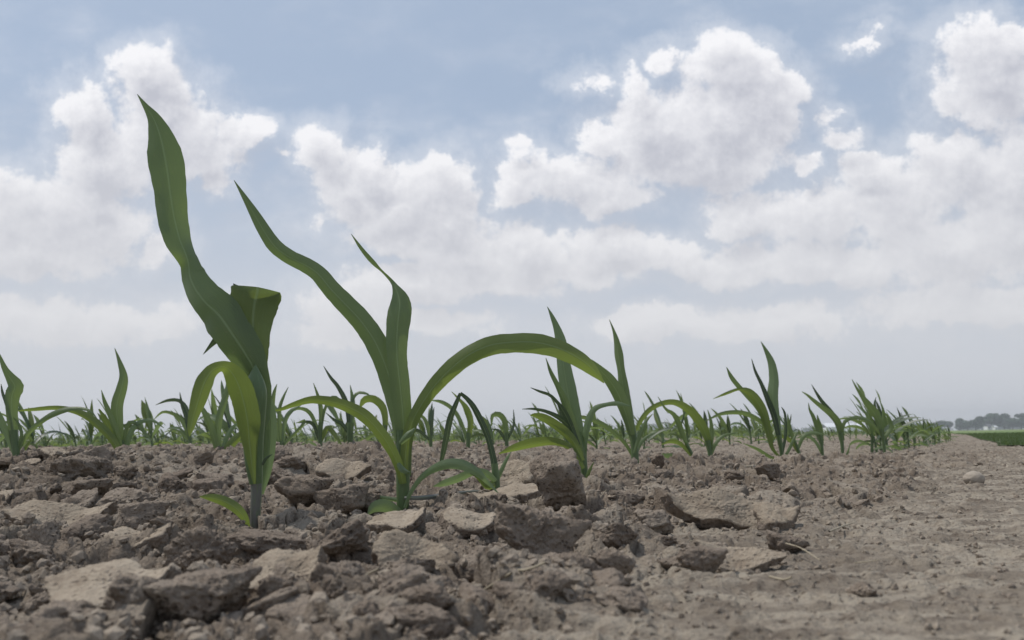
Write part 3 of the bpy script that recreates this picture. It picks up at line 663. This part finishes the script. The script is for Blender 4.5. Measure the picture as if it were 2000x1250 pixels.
plant(1565,903,2.27,'short corn seedling just right of the tall upright one',GRP_ROW1,[
 ('s',[(1567,910,7),(1560,882,6),(1552,862,6)]),
 ('l',[(1558,880,5),(1545,845,8),(1540,825,6),(1538,808,1)],FR(dY=0)),
 ('l',[(1558,878,5),(1570,852,8),(1590,845,7),(1612,850,1)],FR(dY=0)),
 ('l',[(1560,885,5),(1545,862,8),(1525,852,7),(1505,858,1)],FR(m_=YG,dY=0)),
])
plant(1607,898,2.42,'thin corn seedling with a narrow spike left of the forked one',GRP_ROW1,[
 ('s',[(1608,905,5),(1605,870,6),(1600,845,7)]),
 ('l',[(1604,865,8),(1596,835,9),(1587,812,7),(1581,800,4),(1579,787,1)],FR(dY=0)),
 ('l',[(1605,885,5),(1592,862,6),(1575,852,6),(1555,856,1)],FR(m_=PALE,dY=0)),
 ('l',[(1606,870,5),(1604,840,7),(1598,820,5),(1596,810,1)],FR(dY=0)),
])
plant(1646,897,2.55,'forked corn seedling on the right with two swept leaf tips',GRP_ROW1,[
 ('s',[(1646,905,5),(1645,870,7),(1641,845,9)]),
 ('l',[(1644,860,10),(1638,830,13),(1624,810,12),(1605,795,9),(1590,783,7),(1576,771,4),(1566,765,1)],FR(dY=0)),
 ('l',[(1642,850,8,.02),(1633,822,10,.02),(1620,802,9,.02),(1606,785,7,.02),(1596,770,5,.02),(1585,751,1,.02)],FR(m_=TIP,dY=0)),
 ('l',[(1643,850,6),(1650,824,7),(1668,816,7),(1690,818,6),(1706,828,1)],FR(dY=0)),
 ('l',[(1646,898,4),(1655,885,4),(1660,868,1)],FR(dY=0)),
])
plant(1728,888,2.9,'corn seedling with one long curved tip near the dense end of the row',GRP_ROW1,[
 ('s',[(1729,895,5),(1725,860,6),(1720,838,8)]),
 ('l',[(1723,850,9),(1716,822,13),(1707,805,16),(1695,790,13),(1682,772,7),(1672,756,4),(1664,741,1)],FR(dY=0)),
 ('l',[(1716,830,5,.02),(1710,800,5,.02),(1708,787,4,.02),(1711,776,1,.02)],FR(m_=TIP,dY=0)),
 ('l',[(1722,850,6),(1700,825,6),(1690,818,5),(1670,812,2)],FR(dY=0)),
 ('l',[(1724,860,6),(1740,836,8),(1735,815,5),(1722,802,1)],FR(dY=0)),
])
G2 = 'corn seedlings in the second row'
plant(32,896,1.30,'leftmost corn seedling, its top leaf bulging before a thin tip',G2,[
 ('s',[(34,905,14),(30,870,14),(27,840,15)]),
 ('l',[(32,885,12),(26,840,17),(23,800,21),(24,772,26),(30,755,27),(20,738,18),(9,720,11),(1,700,6),(-6,682,1)],FR(dY=0,curl=.1)),
 ('l',[(34,890,7),(52,850,8),(82,822,9),(112,805,11),(148,797,7),(175,802,5),(190,818,1)],FR(dY=0)),
 ('l',[(28,885,8),(12,845,12),(-6,805,10),(-20,790,1)],FR(m_=PALE,dY=0)),
 ('l',[(24,840,4),(12,790,5),(5,768,5),(2,750,1)],FR(m_=TIP,dY=0)),
 ('l',[(35,895,6),(47,878,7),(60,860,2)],FR(m_=YG,dY=0)),
 ('l',[(34,880,5),(42,850,6),(36,828,5),(26,815,1)],FR(dY=0)),
])
plant(240,898,1.48,'corn seedling second from left with an S curved upright leaf',G2,[
 ('s',[(241,908,10),(239,880,11),(236,860,12)]),
 ('l',[(240,885,10),(234,850,15),(229,815,20),(229,788,22),(237,760,20),(241,735,15),(233,706,8),(224,680,1)],FR(dY=.1,curl=.1)),
 ('l',[(239,890,8,-.01),(227,845,11,-.01),(214,808,10,-.01),(204,784,7,-.01),(198,762,1,-.01)],FR(dY=0)),
 ('l',[(232,885,8,.01),(217,845,11,.01),(206,820,10,.01),(193,799,3,.01)],FR(m_=YG,dY=0)),
 ('l',[(238,895,9,-.02),(222,862,15,-.02),(195,832,16,-.02),(160,808,13,-.02),(115,797,9,-.02),(65,800,7,-.02),(32,803,1,-.02)],FR(m_=YG,dY=0)),
 ('l',[(242,890,8),(250,860,10),(260,836,10),(277,823,8),(300,822,6),(320,836,1)],FR(m_=PALE,dY=0)),
 ('l',[(240,870,5),(250,828,8),(268,828,7),(285,848,6),(298,862,1)],FR(dY=0)),
])
plant(430,905,1.63,'corn seedling with two long leaves in a V, left of the tallest plant',G2,[
 ('s',[(430,915,10),(429,890,12)]),
 ('l',[(430,900,10),(420,862,13),(409,826,12),(396,800,9),(384,782,1)],FR(dY=0)),
 ('l',[(431,895,10),(425,850,13),(430,808,13),(439,778,12),(445,752,9),(440,733,1)],FR(dY=.1)),
 ('l',[(432,895,8),(441,858,9),(454,836,8),(464,826,1)],FR(m_=PALE,dY=0)),
 ('l',[(432,905,9,-.02),(446,875,16,-.02),(462,855,15,-.02),(474,840,2,-.02)],FR(m_=YG,dY=0)),
 ('l',[(429,910,5,-.02),(418,912,8,-.02),(408,906,1,-.02)],FR(m_=YG,dY=0)),
])
plant(372,868,2.42,'distant corn seedling with drooping leaf tips seen left of the V shaped one','corn seedlings in the third row',[
 ('s',[(374,885,7),(371,855,7),(368,835,8)]),
 ('l',[(371,860,5),(363,815,7),(355,790,6),(351,766,1)],FR(m_=TIP,dY=0)),
 ('l',[(370,850,6),(366,805,9),(352,784,7),(330,782,6),(304,791,1)],FR(m_=TIP,dY=0)),
 ('l',[(368,850,6),(355,820,9),(340,809,7),(318,805,5),(300,820,1)],FR(dY=0)),
 ('l',[(368,858,5),(350,843,5),(331,838,1)],FR(dY=0)),
])
plant(548,872,1.78,'pair of narrow upright leaves of a seedling just right of the tallest plant',G2,[
 ('s',[(550,885,8),(548,862,8)]),
 ('l',[(546,872,6),(536,830,8),(532,795,9),(535,768,7),(541,750,1)],FR(dY=0)),
 ('l',[(550,872,6),(546,825,8),(546,797,7),(553,776,5),(563,756,1)],FR(dY=0)),
 ('l',[(552,872,6),(556,825,8),(568,803,8),(590,790,1)],FR(m_=PALE,dY=0)),
 ('l',[(550,872,6),(572,850,5),(596,822,5),(580,826,1)],FR(dY=0)),
])
plant(626,872,1.85,'corn seedling with a small spike top behind the low arching leaf',G2,[
 ('s',[(626,885,8),(625,850,8),(626,825,9)]),
 ('l',[(626,850,7),(627,805,9),(622,778,7),(612,748,1)],FR(dY=0)),
 ('l',[(626,840,6),(634,800,6),(650,775,6),(668,786,5),(676,800,1)],FR(dY=0)),
 ('l',[(624,860,6),(612,830,7),(597,824,6),(578,826,1)],FR(m_=TIP,dY=0)),
 ('l',[(628,860,6),(640,835,10),(655,850,8),(672,876,1)],FR(m_=YG,dY=0)),
 ('l',[(626,850,5),(606,808,8),(585,798,6),(566,806,1)],FR(dY=0)),
])
plant(684,868,1.92,'corn seedling with a dark slanting leaf tip between the two tall plants',G2,[
 ('s',[(684,882,8),(684,850,12),(685,825,13)]),
 ('l',[(684,860,10),(686,810,13),(688,782,9),(684,752,1)],FR(m_=PALE,dY=0)),
 ('l',[(684,845,9),(677,792,10),(661,757,8),(646,738,6),(632,715,1)],FR(m_=TIP,dY=0)),
 ('l',[(684,840,6),(686,790,6),(697,768,6),(714,768,5),(724,774,1)],FR(dY=0)),
 ('l',[(684,850,6),(668,828,8),(655,822,6),(636,806,1)],FR(m_=TIP,dY=0)),
])
plant(750,866,2.02,'corn seedling whose broad leaf hooks over, left of the second tall stem',G2,[
 ('s',[(750,880,7),(751,848,7),(752,830,8)]),
 ('l',[(751,850,8),(752,815,12),(745,792,15),(728,779,15),(711,782,13),(702,799,1)],FR(m_=YG,dY=0,curl=.08)),
 ('l',[(750,862,6),(732,850,7),(716,858,6),(700,872,1)],FR(dY=0)),
])
plant(742+95,865,2.15,'slender corn seedling in the gap right of the second tall stem',G2,[
 ('s',[(842,880,6),(841,850,7)]),
 ('l',[(841,862,6),(834,830,8),(826,815,6),(812,805,1)],FR(dY=0)),
 ('l',[(842,855,6),(844,820,6),(848,795,1)],FR(m_=TIP,dY=0)),
 ('l',[(840,860,5),(815,840,6),(795,842,1)],FR(m_=TIP,dY=0)),
])
plant(914,865,2.3,'corn seedling seen through the snapped leaf arch',G2,[
 ('s',[(914,880,8),(915,845,9)]),
 ('l',[(915,855,9),(919,825,12),(912,802,13),(902,786,7),(882,765,1)],FR(m_=YG,dY=0)),
 ('l',[(913,860,6),(900,825,8),(885,800,8),(862,785,7),(840,782,1)],FR(dY=0)),
])
plant(988,866,2.45,'corn seedling with a hooked brownish leaf right of the snapped one',G2,[
 ('s',[(990,880,7),(989,845,8)]),
 ('l',[(989,860,8),(986,825,11),(975,810,11),(962,812,8),(960,832,2)],FR(dY=0)),
 ('l',[(990,860,5),(1003,830,5),(1003,800,1)],FR(m_=TIP,dY=0)),
 ('l',[(988,862,5),(975,842,6),(960,838,1)],FR(m_=TIP,dY=0)),
])

# ------------------------------------------------------------------ seedlings built in space, copied along the rows
def arc_leaf(r, az, L, w, el0, droop, nseg, nacr, base_z, hook=0):
    C = []; p = Vector((0, 0, base_z)); e = el0; a = az; st = L/nseg
    for i in range(nseg+1):
        C.append(p.copy()); f = i/nseg
        p = p + Vector((math.cos(a)*math.cos(e), math.sin(a)*math.cos(e), math.sin(e)))*st
        e -= droop/nseg*(.4+1.3*f); a += hook/nseg
    W = [w*(.35+2.6*f if f < .25 else 1.0 if f < .5 else max(1-((f-.5)/.5)**1.7, .03)) for f in [i/nseg for i in range(nseg+1)]]
    up = Vector((0, 0, 1))
    def side(i, t):
        s = t.cross(up); return s.normalized() if s.length > .05 else Vector((-math.sin(az), math.cos(az), 0))
    return leaf_geo(C, W, side, nacr, .18, r.uniform(-.3, .3), r.uniform(-1.2, 1.2), .03, r.uniform(0, 6))
def seedling_spec(r, H):
    out = []; n = r.choice([5, 6, 6, 7])
    for k in range(n):
        f = k/(n-1); az = (k % 2)*math.pi + r.gauss(0, .5) + .25
        # wind pushes everything towards -X
        el = math.radians(25+60*f+r.uniform(-12, 12)); wind = -1 if math.cos(az) > 0 else 1
        if f > .55: az = math.pi + r.gauss(0, .5); el = math.radians(r.uniform(62, 84))
        L = H*r.uniform(.75, 1.05)*(1.05 if f > .3 else .6); dr = r.uniform(.1, .6) if f > .7 else r.uniform(.9, 2.4)
        out.append((az, L, H*r.uniform(.085, .125), el, dr, H*(.06+.30*f), r.uniform(-.6, .2)))
    return out
def build_seedling(seed, H, nseg=12, nacr=5):
    r = random.Random(seed); root = empty('corn_seedling')
    V, F, UV = tube([(0, 0, -.03), (0, 0, H*.15), (-.01*H, 0, H*.38)], [H*.028, H*.026, H*.02], 8)
    link('stem', mesh_np('stem', V, F, True, M_stem, uv=UV), root)
    for k, sp_ in enumerate(seedling_spec(r, H)):
        V, F, UV = arc_leaf(r, sp_[0], sp_[1], sp_[2], sp_[3], sp_[4], nseg, nacr, sp_[5], sp_[6])
        link('leaf', mesh_np('leaf', V, F, True, [M_leaf, M_leaf_lit, M_leaf, M_leaf_pale, M_leaf_tip][(k+seed) % 5], uv=UV), root)
    return root
PROTO = [build_seedling(300+i, .16) for i in range(9)]
PCH = {id(p): [c for c in S.objects if c.parent == p] for p in PROTO}
used = set()
def put_seedling(x, y, sc, rz, label, group):
    src = random.choice(PROTO)
    if src.name in used:
        r = src.copy(); S.collection.objects.link(r)
        for c in PCH[id(src)]:
            d = c.copy(); S.collection.objects.link(d); d.parent = r
    else: r = src; used.add(src.name)
    r.location = (x, y, float(terrain(np.array([x]), np.array([y]))[0])-.004); r.rotation_euler = (random.gauss(0, .06), random.gauss(-.06, .08), rz); r.scale = (sc, sc, sc)
    tag(r, label, 'corn plant', group)
# dense far end of the nearest row
for i in range(32):
    Y = 3.02+i*.092+random.uniform(-.04, .04); X = Y*(.533-.083*(max(0, 6-Y)/3)**1.4)+random.uniform(-.04, .04)
    put_seedling(X, Y, random.uniform(.85, 1.35)*(1-.019*i), random.gauss(0, .3), 'corn seedling crowded with others at the far end of the nearest row', 'seedlings at the far end of the nearest row')
cand = []
for k in range(1, 60):
    y = 1.0+random.random()*.15
    while y < 34:
        x = -.2525-k*.94+.73*(y-.8)+random.gauss(0, .012)
        y2 = y+random.gauss(0, .015); u = x/y2
        if -.74 < u < .53-.02*random.random():
            if not (k == 1 and (y2 < 2.52)) : cand.append((y2, x, k))
        y += .14*random.uniform(.8, 1.25)*(1.25 if k < 3 else 1)
cand.sort()
near, far = cand[:225], cand[225:]
for y, x, k in near:
    if k == 2 and abs(y-2.42) < .12: continue
    nm = {1: 'second', 2: 'third', 3: 'fourth'}.get(k, None)
    lb = f'small corn seedling in the {nm} row, well behind the tall ones' if nm else 'tiny corn seedling in the hazy rows towards the horizon'
    put_seedling(x, y, random.uniform(.75, 1.15)*(.75 if y < 2.3 else 1)*(1 if y < 3.5 else .95)*(.6 if .34 < x/y < .45 and y > 3.2 else 1), random.gauss(0, .5), lb, f'seedlings of the {nm} row' if nm else 'seedlings in the far rows')
for p in PROTO:
    if p.name not in used:
        for c in PCH[id(p)]: bpy.data.objects.remove(c)
        bpy.data.objects.remove(p)
def far_seedlings():
    protos = []
    for i in range(8):
        r = random.Random(500+i); Vs, Fs, Us = [], [], []; off = 0
        for sp_ in seedling_spec(r, .16):
            V, F, UV = arc_leaf(r, sp_[0], sp_[1], sp_[2], sp_[3], sp_[4], 5, 3, sp_[5], sp_[6])
            Vs += V; Us += UV; Fs += [tuple(a+off for a in f) for f in F]; off += len(V)
        protos.append((np.array(Vs), np.array(Fs), np.array(Us)))
    AV, AF, AU = [], [], []; off = 0
    X = np.array([c[1] for c in far]); Y = np.array([c[0] for c in far]); Z = zbase(X, Y)
    for x, y, z in zip(X, Y, Z):
        V, F, U_ = protos[random.randrange(8)]; a = random.gauss(0, .5); s = random.uniform(.65, 1.0)*(.55 if .34 < x/y < .45 else 1); c, n_ = math.cos(a)*s, math.sin(a)*s
        W = np.stack([V[:,0]*c-V[:,1]*n_+x, V[:,0]*n_+V[:,1]*c+y, V[:,2]*s+z], 1)
        AV.append(W); AF.append(F+off); AU.append(U_); off += len(V)
    o = link('corn_rows', mesh_np('corn_rows', np.vstack(AV), np.vstack(AF), True, M_leaf, uv=np.vstack(AU)))
    tag(o, 'green mass of distant corn rows running to the horizon', 'corn rows', kind='stuff')
far_seedlings()

# ------------------------------------------------------------------ far ground, grass field, trees, farm
def sheet(name, pts, z, m_, kind='structure'):
    me = bpy.data.meshes.new(name); me.from_pydata([(x, y, z) for x, y in pts], [], [tuple(range(len(pts)))]); me.materials.append(m_)
    return tag(link(name, me), kind=kind)
def far_mat(name, a, c, d, sc):
    mt, b, pr = mat(name, .95, .1); geo = b.N.new('ShaderNodeNewGeometry'); v = geo.outputs['Position']
    col = b.mix(b.ss(b.noise(v, sc, 6, .6), .35, .65), a, c); col = b.mix(b.ss(b.noise(v, sc*.12, 4, .6), .5, .7), col, d)
    b.L.new(col, pr.inputs['Base Color']); return mt
M_far = far_mat('distant_fields', c4(.13,.19,.07), c4(.20,.24,.11), c4(.27,.26,.15), .08)
M_turf = far_mat('turf', c4(.075,.10,.045), c4(.095,.125,.055), c4(.12,.14,.07), 2.)
sheet('distant_ground', [(-6000,-60),(6000,-60),(6000,9000),(-6000,9000)], -.075, M_far)
gp = [(2.32,3.95),(2.62,4.35),(4.2,7.4),(6.1,11.2),(8.6,16),(60,16),(40,8),(8,3.95)]
sheet('grass_field', gp, .004, M_turf)
M_grass = leaf_mat('grass_blade', c4(.075,.105,.045), c4(.10,.135,.055), c4(.14,.20,.05), .35)
def grass():
    n = 36000; Y = 4.0*np.exp(rng.random(n)*math.log(16/4.0)); lo = np.interp(Y, [3.4, 4.35, 7.4, 11.2, 42], [1.9, 2.64, 4.22, 6.12, 22]); X = lo+rng.random(n)**1.2*(Y*.42)
    h = rng.uniform(.014, .034, n)*(.8+.02*Y); a = rng.uniform(0, math.pi, n); w = h*.13*(1+Y*.03)
    dx, dy = np.cos(a)*w, np.sin(a)*w; lx, ly = rng.normal(-.25, .3, n)*h, rng.normal(0, .3, n)*h
    V = np.stack([np.stack([X-dx, Y-dy, 0*X], 1), np.stack([X+dx, Y+dy, 0*X], 1), np.stack([X+lx, Y+ly, h], 1)], 1).reshape(-1, 3)
    uv = np.tile([[.3, 0], [.6, 0], [.45, 1]], (n, 1))
    o = link('grass', mesh_np('grass', V, np.arange(3*n).reshape(-1, 3), True, M_grass, uv=uv)); tag(o, 'short green grass of the field beyond the path', 'grass', kind='stuff')
grass()
M_foliage, b, pr = mat('tree_foliage', .7, .15); geo = b.N.new('ShaderNodeNewGeometry'); oi = b.N.new('ShaderNodeObjectInfo')
cf = b.mix(b.ss(b.noise(geo.outputs['Position'], .5, 4, .6), .35, .65), c4(.026,.060,.024), c4(.050,.092,.036)); b.L.new(b.mix(b.math('MULTIPLY', oi.outputs['Random'], .4), cf, c4(.04,.062,.035)), pr.inputs['Base Color'])
M_bark, b, pr = mat('tree_bark', .9, .1); pr.inputs['Base Color'].default_value = c4(.09,.07,.055)
def crown_geo(r, H, W, leaves, lobes=9, z0=.12, leafs=.55):
    cs = []
    for _ in range(lobes):
        a = r.uniform(0, 6.28); q = r.uniform(0, .55); cs.append((math.cos(a)*q*W*.5, math.sin(a)*q*W*.5, H*(z0+.15+r.uniform(0, .55)), W*r.uniform(.18, .32), H*r.uniform(.12, .22)))
    V = []; F = []
    for i in range(leaves):
        c = r.choice(cs); d = Vector((r.gauss(0, 1), r.gauss(0, 1), r.gauss(0, 1))).normalized(); q = r.uniform(.6, 1.05)
        p = Vector((c[0]+d.x*c[3]*q, c[1]+d.y*c[3]*q, c[2]+d.z*c[4]*q)); s = leafs*r.uniform(.6, 1.3)
        u_ = Vector((r.gauss(0, 1), r.gauss(0, 1), r.gauss(0, 1))).normalized(); v_ = u_.orthogonal().normalized()
        k = len(V); V += [tuple(p-u_*s), tuple(p-v_*s*.7), tuple(p+u_*s), tuple(p+v_*s*.7)]; F.append((k, k+1, k+2, k+3))
    return V, F
TP = []
for i in range(5):
    r = random.Random(900+i); V, F = crown_geo(r, 10, 10.5, 1500); TV, TF, _ = tube([(0,0,-.5),(0,0,2.5),(.3,0,6)], [.35,.28,.12], 8)
    TP.append((mesh_np('crown', V, F, False, M_foliage), mesh_np('trunk', TV, TF, True, M_bark)))
TREES = [(1835,819,9),(1855,822,8),(1875,817,10),(1890,821,8),(1906,812,11),(1925,809,12),(1945,806,13),(1962,808,12),(1978,813,10),(1995,810,11),(1815,824,7),(2010,806,13),(2035,808,12),(1792,825,7),(2060,812,12)]
D_T = 520.
lab = ['round crowned tree in the hazy clump on the right skyline']
for i, (px, ytop, w) in enumerate(TREES):
    Y = D_T+random.uniform(-25, 35); base = P(px, 840, Y); hz = 0.; top = P(px, ytop, Y).z
    H = max(top*.86, 3.5); root = empty('tree', (base.x, Y, 0)); s = H/8.6
    c = link('crown', TP[i % 5][0], root); t = link('trunk', TP[i % 5][1], root); wx = s*random.uniform(1.15, 1.5)
    root.scale = (wx, wx, s); root.rotation_euler = (0, 0, random.uniform(0, 6))
    tag(root, 'hazy blue green tree in the clump on the right skyline', 'tree', 'trees on the right skyline')
def woodland():
    r = random.Random(77); V = []; F = []
    protos = [crown_geo(random.Random(40+i), 1, 1.3, 260, 6, .0, .075) for i in range(4)]; protos = [(np.array(a), np.array(c)) for a, c in protos]
    AV, AF, off = [], [], 0; x = -900.
    while x < 560:
        Y = 900+r.uniform(-60, 60); h = r.uniform(11., 15.)*(1+.25*math.sin(x*.013)+.15*math.sin(x*.05)); 
        a, c = protos[r.randrange(4)]; AV.append(a*np.array([h*1.3, h*1.3, h*1.05])+np.array([x, Y, -h*.12])); AF.append(c+off); off += len(a); x += r.uniform(4, 8)
    tag(link('woodland', mesh_np('woodland', np.vstack(AV), np.vstack(AF), False, M_foliage)), 'low distant woodland along the whole horizon', 'woodland', kind='stuff')
woodland()
# the white sheds seen between the seedlings and the farmhouse under the trees
def box(x0, x1, y0, y1, z0, z1): 
    return [(x0,y0,z0),(x1,y0,z0),(x1,y1,z0),(x0,y1,z0),(x0,y0,z1),(x1,y0,z1),(x1,y1,z1),(x0,y1,z1)], [(0,1,5,4),(1,2,6,5),(2,3,7,6),(3,0,4,7),(4,5,6,7),(3,2,1,0)]
def pmesh(name, V, F, m_, parent=None):
    me = bpy.data.meshes.new(name); me.from_pydata(V, [], F); me.materials.append(m_); return link(name, me, parent)
def roofgeo(x0, x1, y0, y1, z0, z1, o=.25):
    ym = (y0+y1)/2; t = .25
    V = [(x0-o,y0-o,z0),(x1+o,y0-o,z0),(x1+o,ym,z1),(x0-o,ym,z1),(x1+o,y1+o,z0),(x0-o,y1+o,z0)]; V += [(a, b_, c+t) for a, b_, c in V]
    return V, [(6,7,8,9),(9,8,10,11),(0,3,2,1),(3,5,4,2),(0,1,7,6),(5,11,10,4),(0,6,9,3),(3,9,11,5),(1,2,8,7),(2,4,10,8)]
M_white, b, pr = mat('white_siding', .5, .4); geo = b.N.new('ShaderNodeNewGeometry'); b.L.new(b.mix(b.noise(geo.outputs['Position'], .6, 4, .6), c4(.72,.73,.74), c4(.82,.82,.81)), pr.inputs['Base Color'])
M_roofw, b, pr = mat('pale_metal_roof', .35, .5); pr.inputs['Base Color'].default_value = c4(.78,.79,.8)
M_darkroof, b, pr = mat('grey_shingle', .9, .2); pr.inputs['Base Color'].default_value = c4(.13,.13,.14)
M_door, b, pr = mat('dark_opening', .6, .2); pr.inputs['Base Color'].default_value = c4(.05,.05,.055)
def building(name, px0, px1, Y, h_eave, h_ridge, depth, roofm, label, cat, doors):
    x0 = P(px0, 840, Y).x; x1 = P(px1, 840, Y).x; xc = (x0+x1)/2; root = empty(name, (xc, Y, 0)); w = (x1-x0)/2
    V, F = box(-w, w, 0, depth, -.5, h_eave); pmesh('wall', V, F, M_white, root)
    V, F = roofgeo(-w, w, 0, depth, h_eave+.02, h_ridge); pmesh('roof', V, F, roofm, root)
    for k, (a, c, z0, z1, nm) in enumerate(doors):
        V, F = box(-w+2*w*a, -w+2*w*c, -.12, -.01, z0, z1); pmesh(nm, V, F, M_door, root)
    tag(root, label, cat)
building('barn', 1616, 1652, 430, 2.7, 4.9, 12, M_roofw, 'long low white barn left of the other white shed on the horizon', 'barn', [(.15,.3,0,1.6,'door'),(.6,.75,0,1.6,'door')])
building('shed', 1655, 1690, 445, 2.5, 4.6, 10, M_roofw, 'white shed right of the long barn on the horizon', 'shed', [(.4,.6,0,1.5,'door')])
building('farmhouse', 1929, 1936, 470, 2.0, 3.2, 4, M_darkroof, 'small white farmhouse under the trees on the right skyline', 'house', [(.15,.35,1,2.2,'window'),(.65,.85,1,2.2,'window'),(.44,.56,0,2.1,'door')])
building('outbuilding', 1944, 1948, 475, 1.4, 2.1, 3, M_roofw, 'tiny white outbuilding beside the farmhouse', 'outbuilding', [(.3,.6,0,1.7,'door')])

# ------------------------------------------------------------------ haze
def haze():
    V, F = box(-1300, 1300, -40, 1100, -1.2, 26.); mt = bpy.data.materials.new('haze'); mt.use_nodes = True; b = NB(mt.node_tree); b.N.remove(b.N['Principled BSDF'])
    v = b.N.new('ShaderNodeVolumePrincipled'); v.inputs['Color'].default_value = c4(.93,.96,.98); v.inputs['Density'].default_value = .0008; v.inputs['Anisotropy'].default_value = .2
    b.L.new(v.outputs[0], b.N['Material Output'].inputs['Volume']); tag(pmesh('haze', V, F, mt), 'thin pale haze in the air towards the horizon', 'haze', kind='stuff')
haze()
